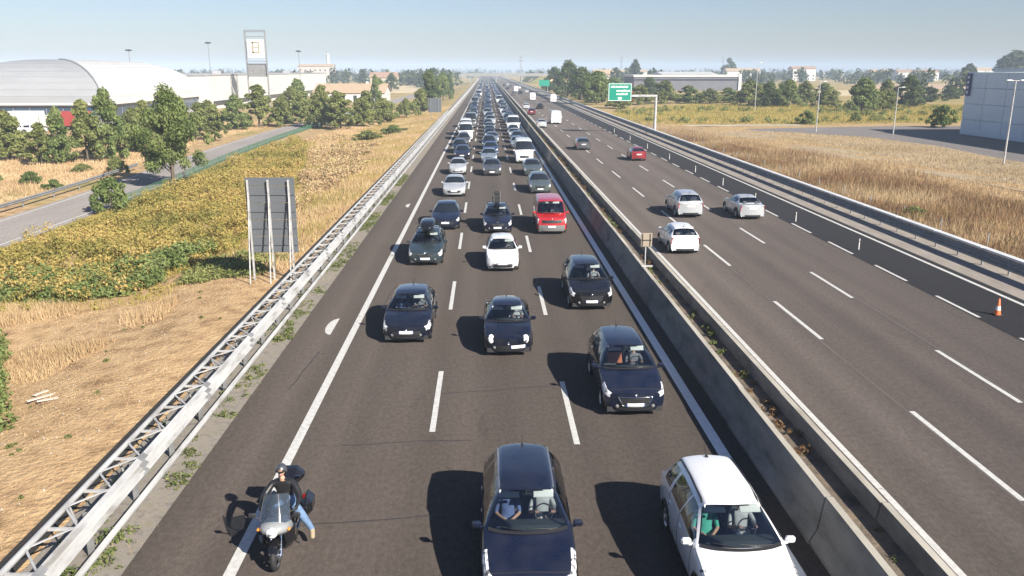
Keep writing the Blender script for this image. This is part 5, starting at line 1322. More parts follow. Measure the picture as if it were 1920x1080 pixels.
def mast_light(x, y, h, label, gzb=-1.0):
    root = empty('mast_light', (x, y, gzb)); tag(root, label, 'street lamp', 'tall mast lights')
    mb = MB(); mb.tube([(0, 0, 0), (0, 0, h)], [.16, .07], 6); mb.build('pole', MATS['galvanised_dull'], root)
    mb = MB(); mb.lathe([(.1, 0), (.95, .1), (.95, .35), (.2, .5)], 'z', 12, (0, 0, h)); mb.build('lamp_ring', MATS['dark_trim'], root)
mast_light(-85.0, 265, 18.5, 'tall mast light standing left of the sign tower')
mast_light(-75.0, 181, 14.5, 'mast light rising over the vaulted roof') if False else None
mast_light(-62.0, 285, 16.5, 'thin mast light standing right of the sign tower')
mast_light(-103.0, 250, 16.0, 'thin mast light peeping over the vaulted hall roof')
# water tower / chimney on the left horizon
root = empty('chimney_tower', (-150, 815, -1)); tag(root, 'slim pale chimney on the left horizon', 'tower'); mb = MB(); mb.tube([(0, 0, 0), (0, 0, 24)], [1.7, 1.3], 10); mb.build('shaft', MATS['white_cladding'], root); mb = MB(); mb.lathe([(1.3, 24), (1.7, 24.3), (1.7, 25.2), (1.0, 25.6), (.01, 25.6)], 'z', 10); mb.build('cap', MATS['white_cladding'], root)
# --- overpass across the motorway
def overpass():
    root = empty('overpass', (8, 655, 0)); tag(root, 'pale concrete overpass crossing the motorway in the distance', 'bridge')
    mb = MB(); mb.box(-75, 75, -5, 5, 5.1, 6.3); mb.build('deck', MATS['old_concrete'], root)
    for y in (-5.0, 4.7):
        mb = MB(); mb.box(-75, 75, y, y + .3, 6.303, 7.3); mb.build('parapet', MATS['old_concrete'], root)
    for x in (-20, -.4, 19):
        mb = MB(); mb.box(x - .5, x + .5, -4.5, 4.5, 0, 5.097); mb.build('pier', MATS['old_concrete'], root)
    for s in (-1, 1):
        mb = MB(); mb.extr([(s * 24, -.2), (s * 75, -.2), (s * 75, 5.09), (s * 33, 5.09)], -8, 8); mb.build('ramp', MATS['meadow'], root)
overpass()
# --- pylons on the horizon
def pylon(x, y, h, label):
    root = empty('pylon', (x, y, -.2)); tag(root, label, 'pylon', 'power pylons on the horizon'); mb = MB(); w = h * .085
    for sx in (-1, 1):
        for sy in (-1, 1): mb.tube([(sx * w, sy * w, 0), (sx * w * .25, sy * w * .25, h * .65), (sx * .3, sy * .3, h)], .16, 4)
    for k in range(10):
        z0, z1 = h * k / 10, h * (k + 1) / 10; a = w * max(.2, 1 - z0 / h * 1.15); b = w * max(.2, 1 - z1 / h * 1.15); mb.tube([(-a, -a, z0), (b, -b, z1)], .12, 4); mb.tube([(a, -a, z0), (-b, -b, z1)], .12, 4)
    mb.build('lattice', MATS['galvanised_dull'], root)
    for z in (.72, .86):
        m2 = MB(); m2.extr([(-h * .17, h * z + .4), (0, h * z), (h * .17, h * z + .4), (0, h * z + 1.6)], -.3, .3); m2.build('cross_arm', MATS['galvanised_dull'], root)
for x, y, h, lb in ((48, 1180, 30, 'pylon beyond the overpass above the motorway'), (215, 1350, 32, 'pylon above the green direction sign'), (420, 1500, 34, 'pylon above the grey warehouse on the horizon'), (1010, 1650, 38, 'pylon above the blue warehouse at the right')): pylon(x, y, h, lb)
# ------------------------------------------------------------------ signs, lamps, cones
def back_sign():
    root = empty('road_sign', (-10.25, 38.3, float(gz(-10.75, 38.3)))); tag(root, 'large grey road sign seen from behind on three braced posts beside the left guardrail', 'sign')
    z0, z1 = 1.30, 4.90; yp = .55
    for k, x in enumerate((-.95, 0, .95)):
        mb = MB(); mb.cbox((x + .0, yp - .12, (z1) / 2 - .15), (.075, .10, z1 + .1)); mb.build('post', MATS['galvanised'], root)
        mb = MB(); mb.tube([(x, yp - 1.05 + .1, -.2), (x, yp - .2, 3.9)], .035, 8); mb.build('brace', MATS['galvanised'], root)
    rows_ = 9; ph = (z1 - z0) / rows_
    mb = MB(); mb.cbox((0, 0, ph / 2), (2.30, .035, ph - .016), bev=.006); me = mb.mesh('panel', MATS['sign_back'])
    for k in range(rows_): inst('panel', me, root, (.05, yp + .02, z0 + k * ph))
    mb = MB()
    for k in range(1, rows_, 2): mb.box(-1.08, 1.18, yp - .045, yp + .003, z0 + k * ph - .03, z0 + k * ph + .03)
    mb.build('stiffener', MATS['sign_back'], root)
back_sign()
def small_back_sign(x, y, w, z0, z1, label):
    root = empty('road_sign', (x, y, float(gz(x, y)))); tag(root, label, 'sign')
    for sx in (-.6, .6):
        mb = MB(); mb.cbox((sx * w / 2, -.1, z1 / 2), (.12, .12, z1)); mb.build('post', MATS['galvanised_dull'], root)
    mb = MB(); mb.cbox((0, 0, (z0 + z1) / 2), (w, .06, z1 - z0), bev=.01); mb.build('panel', MATS['sign_back'], root)
small_back_sign(-10.3, 168, 2.6, 1.6, 4.4, 'grey sign seen from behind far along the left guardrail')
def gantry_sign():
    root = empty('direction_sign', (26.6, 131.6, 0)); tag(root, 'green direction sign on a bent grey pole over the right lane', 'sign')
    mb = MB(); mb.tube([(0, 0, 0), (0, 0, 5.7)], [.24, .20], 12); mb.cbox((0, 0, .05), (.7, .7, .12)); mb.build('pole', MATS['galvanised'], root)
    mb = MB(); mb.cbox((-1.9, 0, 5.78), (4.2, .32, .36), bev=.05); mb.build('arm', MATS['galvanised'], root)
    mb = MB(); mb.cbox((-5.75, -.22, 6.35), (3.75, .10, 2.75), bev=.03); pn = mb.build('panel', MATS['sign_green'], root)
    mb = MB()
    for (x0, x1, z0, z1) in ((-7.53, -3.97, 7.58, 7.66), (-7.53, -3.97, 5.04, 5.12), (-7.53, -7.45, 5.12, 7.58), (-4.05, -3.97, 5.12, 7.58)): mb.box(x0, x1, -.295, -.272, z0, z1)
    mb.build('border', MATS['white_paint'], pn)
    r_ = random.Random(3)
    for z, xa, xb in ((7.15, -7.2, -4.6), (6.55, -6.3, -4.3), (6.05, -6.3, -4.5)):      # rows of lettering, too small to read
        mb = MB(); x = xa
        while x < xb:
            w = r_.uniform(.10, .18); mb.box(x, x + w, -.292, -.272, z - .13, z + .13 + (.06 if r_.random() < .3 else 0)); x += w + .07
        mb.build('lettering', MATS['white_paint'], pn)
    mb = MB(); mb.box(-6.05, -5.45, -.292, -.272, 5.25, 5.6); mb.build('distance_plate', MATS['white_paint'], pn)
    for z in (5.2, 6.3, 7.5):
        mb = MB(); mb.cbox((-3.72, -.2, z), (.20, .1, .22), bev=.03); mb.build('marker_lamp', MATS['lamp_red'], root)
gantry_sign()
def far_gantry():
    root = empty('direction_sign', (25.5, 372, 0)); tag(root, 'small distant green sign on posts right of the motorway', 'sign')
    for x in (-1.5, 1.5):
        mb = MB(); mb.tube([(x, 0, 0), (x, 0, 4.8)], .1, 6); mb.build('post', MATS['galvanised'], root)
    mb = MB(); mb.cbox((0, -.15, 4.2), (4.6, .1, 2.6)); mb.build('panel', MATS['sign_green'], root)
far_gantry()
def median_sign():
    root = empty('marker_sign', (7.06, 35.8, 1.10)); tag(root, 'small tan marker sign on a thin pole on the median barrier', 'sign')
    mb = MB(); mb.tube([(0, 0, -.3), (0, 0, 1.5)], .03, 8); mb.build('pole', MATS['galvanised'], root)
    mb = MB(); mb.cbox((.02, -.05, 1.28), (.50, .025, .62), bev=.01); p = mb.build('panel', MATS['beige_print'], root)
    mb = MB()
    for x in (-.16, .18): mb.box(x - .02, x + .02, -.078, -.063, 1.0, 1.56)
    mb.box(-.2, .24, -.078, -.063, 1.25, 1.29); mb.build('frame', MATS['dark_trim'], p)
    mb = MB(); mb.cbox((.10, .0, .08), (.5, .06, .06)); mb.build('foot', MATS['galvanised'], root)
median_sign()
simple('cone_orange', (0.72, 0.14, 0.03), 0.5)
def cone_mesh():
    mb = MB(); mb.cbox((0, 0, .02), (.34, .34, .04), 1, bev=.01); mb.lathe([(.135, .04), (.105, .22)], 'z', 12); mb.lathe([(.105, .22), (.075, .40)], 'z', 12, mi=2); mb.lathe([(.075, .40), (.03, .70), (.001, .71)], 'z', 12)
    return mb
ORDW = ['nearest', 'second', 'third', 'fourth', 'fifth', 'sixth', 'seventh', 'eighth', 'ninth', 'tenth', 'eleventh', 'twelfth']
base_p = [cone_mesh()]
def split_cone(idx):
    m = cone_mesh(); k = MB(); k.v = m.v; keep = [i for i, q in enumerate(m.mi) if q == idx]; k.f = [m.f[i] for i in keep]; k.mi = [0] * len(keep); k.sm = [m.sm[i] for i in keep]; return k
CM = [split_cone(0).mesh('cone_body', MATS['cone_orange']), split_cone(1).mesh('base', MATS['black_rubber']), split_cone(2).mesh('reflective_band', MATS['white_paint'])]
r_ = empty('traffic_cone', (20.8, 31.6, .008)); tag(r_, 'orange traffic cone standing alone on the dark lane at the right', 'cone')
for nm, me in zip(('cone_body', 'base', 'reflective_band'), CM): inst(nm, me, r_)
mb = MB(); mb.tube([(0, 0, .03), (0, 0, .66)], [.032, .028], 10); PM1 = mb.mesh('post', MATS['white_paint'])
mb = MB(); mb.lathe([(.001, .05), (.06, .05), (.13, .0)], 'z', 12); PM2 = mb.mesh('base', MATS['black_rubber'])
mb = MB(); mb.tube([(0, 0, .48), (0, 0, .54)], .034, 10, cap=False); PM3 = mb.mesh('reflective_band', MATS['beige_print'])
for i, (x, y) in enumerate(((20.6, 44.1), (20.3, 52.9), (20.35, 61.5), (20.4, 70.5), (20.35, 80), (20.4, 92), (20.4, 105), (20.4, 118), (20.4, 133))):
    r_ = empty('delineator_post', (x, y, .008)); tag(r_, '%s white delineator post in the row along the dark lane' % ORDW[i], 'post', 'delineator posts along the dark lane')
    for nm, me in (('post', PM1), ('base', PM2), ('reflective_band', PM3)): inst(nm, me, r_)
def yard_lamp(x, y, h, label, double=True):
    root = empty('street_lamp', (x, y, -.14)); tag(root, label, 'street lamp', 'lamps along the yard')
    mb = MB(); mb.tube([(0, 0, 0), (0, 0, h)], [.11, .06], 8); mb.build('pole', MATS['galvanised'], root)
    mb = MB(); mb.tube([(-.8 if double else 0, 0, h), (.8, 0, h)], .04, 6); mb.build('arm', MATS['galvanised'], root)
    for sx in ((-1, 1) if double else (1,)):
        mb = MB(); mb.cbox((sx * .75, 0, h + .04), (.62, .28, .13), bev=.04); mb.build('lamp_head', MATS['white_paint'], root)
yard_lamp(56.0, 88, 8.75, 'double headed lamp post in front of the blue grey warehouse')
yard_lamp(64.4, 130.4, 7.2, 'slim lamp post at the corner of the yard', False)
yard_lamp(54.5, 136.7, 8.0, 'slim lamp post by the far edge of the yard', False)
yard_lamp(66.0, 205, 11.5, 'tall slim lamp post among the right hand trees', False)
def wood_pole(x, y, h, label):
    root = empty('utility_pole', (x, y, float(gz(x, y)) - .02)); tag(root, label, 'pole'); mb = MB(); mb.tube([(0, 0, 0), (.05, 0, h)], [.13, .09], 8); mb.build('pole', MATS['old_wood'], root); mb = MB(); mb.cbox((.05, 0, h - .25), (.5, .07, .09)); mb.build('cross_arm', MATS['old_wood'], root)
wood_pole(-41.0, 69, 3.9, 'short wooden pole at the left edge beyond the service road')
wood_pole(-38.5, 105, 3.4, 'short wooden pole behind the big tree beside the service road')
# fence posts and wire behind the right guardrail
root = empty('wire_fence', (28.0, 0, 0)); tag(root, 'thin wire fence with pale posts between guardrail and brown grass', 'fence')
mb = MB(); mb.box(-.03, .03, -.03, .03, -.2, .95); me = mb.mesh('post', MATS['galvanised_dull'])
for i in range(30): inst('post', me, root, (.05 * math.sin(i * 3), 30 + i * 4.8, float(gz(28.0, 30 + i * 4.8))))
for z in (.35, .65, .95):
    mb = MB(); mb.tube([(0, 30, z - .1), (0, 171, z - .1)], .006, 4); mb.build('wire', MATS['galvanised_dull'], root)
# things parked by the hall
def truck_box(x, y, rz, mat, label, name='lorry'):
    root = empty(name, (x, y, -1.0), rz); tag(root, label, 'lorry')
    mb = MB(); mb.cbox((0, 1.2, 2.1), (2.5, 5.6, 2.6), bev=.06); mb.build('cargo_box', MATS[mat], root)
    mb = MB(); mb.cbox((0, -2.6, 1.6), (2.3, 1.7, 2.1), bev=.15); mb.build('cab', MATS['white_cladding'], root)
    mb = MB(); mb.cbox((0, -3.46, 2.0), (2.0, .06, .8), bev=.02); mb.build('windscreen', MATS['dark_glass'], root)
    mb = MB(); mb.cbox((0, .6, .62), (1.0, 6.6, .24)); mb.build('chassis', MATS['dark_trim'], root)
    for sx in (-1, 1):
        for yy in (-2.6, 2.6):
            mb = MB(); mb.lathe([(.001, -.14), (.40, -.14), (.48, -.1), (.48, .1), (.40, .14), (.001, .14)], 'x', 14, (sx * 1.0, yy, .48)); mb.build('wheel', MATS['black_rubber'], root)
truck_box(-74.5, 156, R(80), 'red_panel', 'lorry with dark red box parked before the vaulted hall')
truck_box(-84.0, 158, R(85), 'white_cladding', 'lorry with white box parked before the vaulted hall')
for i, (x, y, pm) in enumerate(((-66, 158, P_WHITE), (-89, 152, P_SILVER), (-80, 150, P_WHITE), (-93, 156, P_BLACK))):
    make_car('estate', 1, 'parked_car', ['white parked car right of the dark red lorry', 'silver parked car near the left edge before the hall', 'white parked car between the lorries and the left trees', 'black parked car at the left edge before the hall'][i], 'car', (x, y, -1.0), R(90 + i * 7), pm, 'cars parked before the hall')
# ------------------------------------------------------------------ vegetation
foliage('leaf_tree', [(0.070, 0.105, 0.028), (0.140, 0.190, 0.055), (0.215, 0.260, 0.085), (0.28, 0.31, 0.12)], patch=.5)
foliage('leaf_dark', [(0.050, 0.075, 0.024), (0.095, 0.130, 0.042), (0.155, 0.185, 0.062)], patch=.35)
foliage('leaf_olive', [(0.12, 0.145, 0.042), (0.21, 0.235, 0.075), (0.31, 0.32, 0.11)], patch=.3)
foliage('leaf_far', [(0.045, 0.065, 0.030), (0.080, 0.105, 0.045), (0.12, 0.14, 0.06)], patch=.05)
foliage('leaf_vine', [(0.15, 0.165, 0.045), (0.33, 0.285, 0.075), (0.47, 0.355, 0.115), (0.55, 0.38, 0.16)], patch=.16)
foliage('leaf_yellow', [(0.20, 0.20, 0.05), (0.38, 0.32, 0.08), (0.50, 0.38, 0.13)], patch=.2)
foliage('straw_blades', [(0.36, 0.24, 0.125), (0.52, 0.375, 0.21), (0.62, 0.47, 0.28)], trans=.2, patch=.25)
foliage('brown_blades', [(0.20, 0.13, 0.07), (0.36, 0.25, 0.14), (0.48, 0.36, 0.21), (0.52, 0.43, 0.26)], trans=.2, patch=.12)
foliage('pale_blades', [(0.34, 0.25, 0.14), (0.45, 0.345, 0.20), (0.54, 0.43, 0.27)], trans=.2, patch=.08)
foliage('dry_brush', [(0.30, 0.20, 0.10), (0.46, 0.33, 0.17), (0.55, 0.41, 0.24), (0.44, 0.39, 0.14)], trans=.25, patch=.2)
foliage('weed_green', [(0.07, 0.11, 0.03), (0.14, 0.17, 0.05), (0.22, 0.22, 0.09)], trans=.3)
foliage('rust_weed', [(0.10, 0.06, 0.03), (0.20, 0.11, 0.05), (0.16, 0.12, 0.055)], trans=.2)
def leaves(rng, C, Rr, n, size, droop=0.0, shell=.55):
    """n rhombic leaf clusters scattered through balls of radius Rr round the points C -> verts, quads"""
    C = np.asarray(C, float); Rr = np.broadcast_to(np.asarray(Rr, float), (len(C),))
    w = Rr ** 2; k = rng.choice(len(C), n, p=w / w.sum())
    d = rng.normal(size=(n, 3)); d /= np.linalg.norm(d, axis=1)[:, None]
    rad = Rr[k] * (shell + (1 - shell) * rng.random(n)) * np.where(rng.random(n) < .25, rng.random(n), 1.0)
    p = C[k] + d * rad[:, None] * np.array([1, 1, .85])
    nn = d * .8 + rng.normal(size=(n, 3)) * .7 + np.array([0, 0, .35]); nn /= np.linalg.norm(nn, axis=1)[:, None]
    a = np.cross(nn, rng.normal(size=(n, 3))); a /= np.linalg.norm(a, axis=1)[:, None]; b = np.cross(nn, a)
    s = size * (.6 + .8 * rng.random(n))[:, None]
    V = np.stack([p - a * s, p + b * s * .55 + nn * s * .12, p + a * s, p - b * s * .55 + nn * s * .12], 1).reshape(-1, 3)
    return V, np.arange(4 * n).reshape(n, 4)
def crown_clumps(rng, n, H, r, low, lean=0.0, top=1.0, power=.75):
    """clump centres filling an irregular egg-shaped crown between heights low and H"""
    out = []; rr = []
    ph = rng.random(3) * 6.28
    while len(out) < n:
        t = rng.random(); a = rng.random() * 2 * math.pi
        z = low + (H - low) * (.06 + .90 * t)
        prof = math.sin(math.pi * min(1, .14 + .86 * t) ** power) ** .7
        wob = 1 + .22 * math.sin(2 * a + ph[0]) + .16 * math.sin(3 * a + ph[1] + 4 * t) + .12 * math.sin(9 * t + ph[2])
        q = math.sqrt(rng.random()) * r * prof * wob
        out.append((q * math.cos(a) + lean * t, q * math.sin(a), z)); rr.append(r * (.17 + .16 * rng.random()))
    return np.array(out), np.array(rr)
def tree_meshes(seed, H, r, low, nleaf, size, mat, trunk_r=.16, clumps=46, fork=1, shrub=False, power=.75):
    rng = np.random.default_rng(seed); C, Rr = crown_clumps(rng, clumps, H, r, low, power=power)
    V, F = leaves(rng, C, Rr, nleaf, size); crown = mesh_np('crown', V, F, [MATS[mat]])
    mb = MB(); top = (float(rng.normal() * .15), float(rng.normal() * .15), H * .72)
    mb.tube([(0, 0, -.15), (top[0] * .3 + .05, top[1] * .3, H * .25), (top[0] * .7 - .04, top[1] * .7 + .05, H * .5), top], [trunk_r * 1.25, trunk_r, trunk_r * .62, trunk_r * .25], 7)
    order = np.argsort(rng.random(len(C)))[:12 if not shrub else 8]
    for i in order:
        c = C[i]; z0 = max(.1 if shrub else low * .75, c[2] * .55); t = min(1, z0 / (H * .72)); b = Vector((top[0] * t, top[1] * t, z0)); e = Vector(c); m = b.lerp(e, .5) + Vector((0, 0, .12 * (e - b).length))
        mb.tube([b, m, e], [trunk_r * .42, trunk_r * .26, trunk_r * .08], 5)
    return mb.mesh('trunk', MATS['bark']), crown
TP = {}
def tree_proto(k):
    if k not in TP:
        TP[k] = {
            'big': lambda: tree_meshes(11, 9.0, 3.3, 1.6, 15000, .15, 'leaf_tree', .20, 90),
            'a': lambda: tree_meshes(21, 7.0, 2.6, .2, 5600, .22, 'leaf_tree', .14, 60, power=.5), 'b': lambda: tree_meshes(22, 7.0, 2.2, .1, 5200, .22, 'leaf_olive', .12, 54, power=.5),
            'c': lambda: tree_meshes(23, 7.0, 3.0, .1, 5600, .24, 'leaf_olive', .15, 64, power=.48), 'd': lambda: tree_meshes(24, 8.0, 3.4, .2, 5600, .26, 'leaf_dark', .17, 64, power=.55),
            'e': lambda: tree_meshes(25, 8.0, 3.8, .2, 5600, .28, 'leaf_tree', .17, 66, power=.5), 'bush': lambda: tree_meshes(26, 2.0, 1.5, .05, 2600, .13, 'leaf_tree', .05, 30, shrub=True),
            'bush2': lambda: tree_meshes(27, 2.0, 1.7, .05, 2200, .14, 'leaf_olive', .05, 30, shrub=True), 'f': lambda: tree_meshes(28, 10.0, 4.5, .8, 1500, .65, 'leaf_far', .25, 40), 'g': lambda: tree_meshes(29, 10.0, 5.0, .5, 1500, .70, 'leaf_far', .25, 40)}[k]()
    return TP[k]
HREF = {'big': (9.0, 3.3), 'a': (7, 2.6), 'b': (7, 2.2), 'c': (7, 3.0), 'd': (8, 3.4), 'e': (8, 3.8), 'bush': (2, 1.5), 'bush2': (2, 1.7), 'f': (10, 4.5), 'g': (10, 5)}
trng = random.Random(9)
def tree(k, x, y, H, W, label, group, name='tree', cat='tree', z=None):
    tr, cr = tree_proto(k); h0, r0 = HREF[k]
    root = empty(name, (x, y, float(gz(x, y)) - .03 if z is None else z), trng.uniform(0, 6.28)); tag(root, label, cat, group)
    root.scale = (W / 2 / r0 * .95, W / 2 / r0 * .95, H / h0)
    inst('trunk' if cat == 'tree' else 'stems', tr, root); inst('crown' if cat == 'tree' else 'foliage', cr, root)
tree('big', -29.7, 79.0, 9.4, 5.7, 'large leafy tree standing alone beside the service road', None)
tree('bush', -29.1, 64.3, 2.6, 3.1, 'round green bush at the near edge of the service road', 'bushes along the service road', 'bush', 'bush')
LT = [('c', -58.6, 103.7, 5.9, 6.6, 'olive tree at the left picture edge beyond the service road'), ('b', -52.2, 98.7, 4.8, 4.6, 'low tree, second from the left edge beyond the service road'), ('a', -50.5, 99.8, 6.5, 4.6, 'dark tree, third from the left edge beyond the service road'),
      ('b', -48.2, 101.6, 7.3, 5.2, 'slender tree in front of the parked lorries'), ('a', -46.2, 103.3, 8.6, 5.6, 'tallest tree of the left row, overlapping the hall roof edge'), ('c', -47.4, 113.6, 5.8, 5.4, 'loose olive tree right of the tallest one in the left row'), ('b', -50.9, 126.2, 6.4, 5.2, 'tree half hidden left of the large lone tree'),
      ('a', -40.6, 108, 3.6, 3.0, 'young tree at the foot of the left row'),
      ('c', -50.5, 154, 5.4, 6.6, 'olive tree just right of the large lone tree'), ('a', -46.0, 155, 6.4, 6.6, 'tree under the left foot of the sign tower'), ('b', -43.6, 162, 8.0, 7.6, 'tall tree below the sign tower'), ('c', -40.0, 165, 5.7, 6.0, 'olive tree right below the sign tower'),
      ('e', -47.0, 212, 8.5, 9.0, 'broad tree before the white warehouse'), ('c', -31.6, 161, 7.4, 7.0, 'bushy tree where the service road meets the woods'), ('b', -27.2, 157, 6.7, 7.4, 'light olive tree, second in the clump at the end of the service road'), ('c', -24.2, 165, 5.6, 7.0, 'pale olive tree, third in the clump at the end of the service road'),
      ('a', -33.4, 256, 9.4, 5.2, 'single tree in front of the orange roofed depot'), ('d', -50.8, 457, 9.0, 9.5, 'dark round tree behind the depots'), ('bush2', -22.4, 187, 4.6, 6.4, 'olive thicket tree left of the far grey sign'), ('bush2', -18.4, 193, 4.4, 6.0, 'olive thicket tree nearest the far grey sign'),
      ('c', -16.6, 212, 5.9, 6.6, 'olive tree behind the far grey sign'), ('d', -15.2, 226, 10.2, 7.6, 'tall dark tree beside the left guardrail far along'), ('e', -15.4, 300, 9.4, 8.4, 'second dark tree beside the left guardrail far along'), ('d', -16.1, 362, 8.4, 8.0, 'third tree beside the left guardrail, nearest the overpass'), ('e', -38, 300, 8.0, 9.0, 'tree right of the orange roofed depot'), ('d', -27, 420, 9.5, 10, 'dark tree left of the overpass')]
for k, x, y, H, W, lb in LT: tree(k, x, y, H, W * .86, lb, 'trees left of the motorway')
for i, (k, x, y, H, W) in enumerate((('c', -45.6, 122, 5.4, 4.4), ('b', -42.6, 132, 5.2, 4.2), ('b', -47.5, 140, 5.6, 4.6), ('c', -53, 145, 5.6, 5.2), ('b', -37.6, 172, 6.2, 5.0), ('c', -43.6, 190, 7.0, 6.0), ('b', -38.0, 196, 7.4, 5.4), ('b', -29.6, 166, 6.8, 4.8), ('c', -21.6, 176, 5.0, 5.4), ('b', -27.0, 190, 6.2, 5.6))):
    tree(k, x, y, H, W, ['olive tree behind the large lone tree, left side', 'slim tree right behind the large lone tree', 'slender tree behind the large lone tree, middle', 'olive tree before the glazed side of the hall', 'slim tree right of the sign tower foot', 'olive tree before the white warehouse, nearer one', 'slim tree before the white warehouse, right one', 'slim tree in the clump at the end of the service road', 'low olive tree right of the clump at the service road end', 'tree standing behind the clump at the service road end'][i], 'trees left of the motorway')
for k, x, y, H, W, lb in (('bush2', -18.8, 133, 1.5, 5.4, 'low spreading bush on the left verge, nearer one'), ('bush', -15.6, 141, 1.4, 5.0, 'low spreading bush on the left verge, farther one'), ('bush', -40.2, 77.4, .9, 2.1, 'small bush behind the grey guardrail'), ('bush', -44.2, 81.2, 1.2, 2.2, 'lone green bush in the orange grass at left'), ('bush2', -44.0, 91.1, .9, 2.2, 'small bush at the foot of the left tree row'), ('bush2', -38.9, 88, 1.9, 2.4, 'ragged bush at the end of the grey guardrail'), ('bush', -49, 83, .9, 2.0, 'small bush at the left edge in the orange grass'),
                          ('bush', 80.6, 145.5, 3.7, 4.6, 'round dark bush left of the blue grey warehouse'), ('bush', 60.3, 156, 2.3, 3.7, 'round dark bush by the slim lamp post'), ('bush2', 72.2, 162, 1.9, 2.8, 'small bush behind the yard between the lamp posts'), ('bush', 28.6, 53.6, .95, 1.8, 'bright green bush behind the right guardrail')):
    tree(k, x, y, H, W, lb, 'bushes', 'bush', 'bush')
RT = [('d', 31.5, 392, 11, 11, 'farthest tree of the dark clump right of the motorway'), ('d', 31.5, 326, 13, 12, 'tallest tree of the dark clump right of the motorway'), ('d', 32.0, 283, 10.5, 12, 'dark round tree in the middle of the right hand clump'), ('e', 32.4, 247, 9.4, 10.4, 'leafy tree at the near end of the right hand clump'), ('d', 35.0, 262, 8, 9, 'dark tree behind the near end of the right hand clump'), ('c', 35.0, 222, 5.2, 7.4, 'low olive tree just left of the green sign'), ('e', 39.5, 300, 9.5, 11, 'wide tree behind the green sign'),
      ('c', 45.4, 248, 5.6, 8.2, 'olive tree right behind the green sign'), ('c', 54.3, 256, 6.7, 9.8, 'light olive tree right of the sign pole'), ('a', 61.6, 256, 5.4, 9.0, 'second tree right of the sign pole'), ('c', 68.1, 255, 4.4, 8.4, 'third low tree right of the sign pole'), ('a', 75.0, 260, 4.7, 8.6, 'fourth low tree right of the sign pole'), ('c', 75.4, 240, 7.2, 8.6, 'pale olive tree before the end of the grey warehouse'),
      ('d', 77.6, 229, 6.6, 7.6, 'dark tree right of the grey warehouse'), ('e', 82.8, 229, 7.3, 7.6, 'green tree, second right of the grey warehouse'), ('c', 92.9, 243, 6.8, 7.4, 'olive tree behind the far slim lamp post'), ('c', 93.6, 228, 5.2, 6.8, 'low olive tree left of the big round one'), ('e', 92.8, 205, 8.0, 10.2, 'big round tree standing in the right hand meadow'), ('c', 99.4, 208, 5.5, 6.6, 'low pale tree right of the big round one'), ('d', 116.0, 228, 8.3, 8.8, 'upright tree standing left of the blue warehouse'), ('c', 118.4, 246, 7.1, 6.6, 'olive tree behind the upright one'), ('d', 141.8, 267, 4.6, 10.6, 'low dark tree near the blue warehouse'), ('d', 163.5, 292, 4.0, 8.5, 'low tree touching the blue warehouse'), ('d', 64, 330, 7, 10, 'dark tree before the grey warehouse'), ('e', 52, 345, 7, 11, 'green tree left of the grey warehouse'), ('c', 86, 262, 5.5, 9, 'olive tree before the grey warehouse end'), ('a', 106, 262, 6, 9, 'green tree far behind the meadow')]
for k, x, y, H, W, lb in RT: tree(k, x, y, H, W, lb, 'trees right of the motorway')
for k, x, y, H, W, lb in (('f', 348, 548, 21, 34, 'large tree rising over the blue warehouse'), ('f', 98, 556, 16, 9, 'lone tree on the horizon above the green sign'), ('g', 246, 855, 21, 18, 'round lone tree on the horizon above the grey warehouse'), ('f', 300, 520, 13, 14, 'tree left of the blue warehouse corner')): tree(k, x, y, H, W, lb, 'lone trees on the horizon')
# far hedgerows and woods that read as one mass
def treeline(label, segs, seed, n_per=1.0, hmin=6, hmax=11):
    rng = np.random.default_rng(seed); C = []; Rr = []
    for (x0, y0, x1, y1, dens) in segs:
        L = math.hypot(x1 - x0, y1 - y0); n = int(L / 7 * dens)
        for i in range(n):
            t = rng.random(); x = x0 + (x1 - x0) * t + rng.normal() * 4; y = y0 + (y1 - y0) * t + rng.normal() * 8; h = hmin + (hmax - hmin) * rng.random() ** 1.5
            for q in (.25, .55, .85): C.append((x + rng.normal() * 1.2, y + rng.normal() * 1.2, h * q)); Rr.append((3.6 if q < .8 else 2.6) * (.7 + .6 * rng.random()))
    V, F = leaves(rng, np.array(C), np.array(Rr), int(len(C) * 26 * n_per), 1.25)
    o = inst('woodland', mesh_np('woodland', V, F, [MATS['leaf_far']])); tag(o, label, 'woodland', kind='stuff')
treeline('hedgerows and woods left of the far motorway', [(-260, 560, -20, 600, 1), (-420, 760, -30, 800, 1.2), (-600, 1100, 0, 1150, 1.2), (-60, 640, -18, 480, .8)], 41)
treeline('hedgerows and woods right of the far motorway', [(40, 560, 130, 500, 1), (30, 720, 420, 690, 1), (150, 620, 330, 600, .8), (60, 900, 600, 860, 1.2), (380, 640, 700, 560, 1), (30, 1250, 900, 1150, 1.2), (180, 330, 330, 350, 1)], 42)
treeline('misty woods along the horizon', [(-1500, 1900, 1900, 1900, 1.1), (-2400, 2900, 2800, 2900, 1.0)], 43, .6, 9, 16)
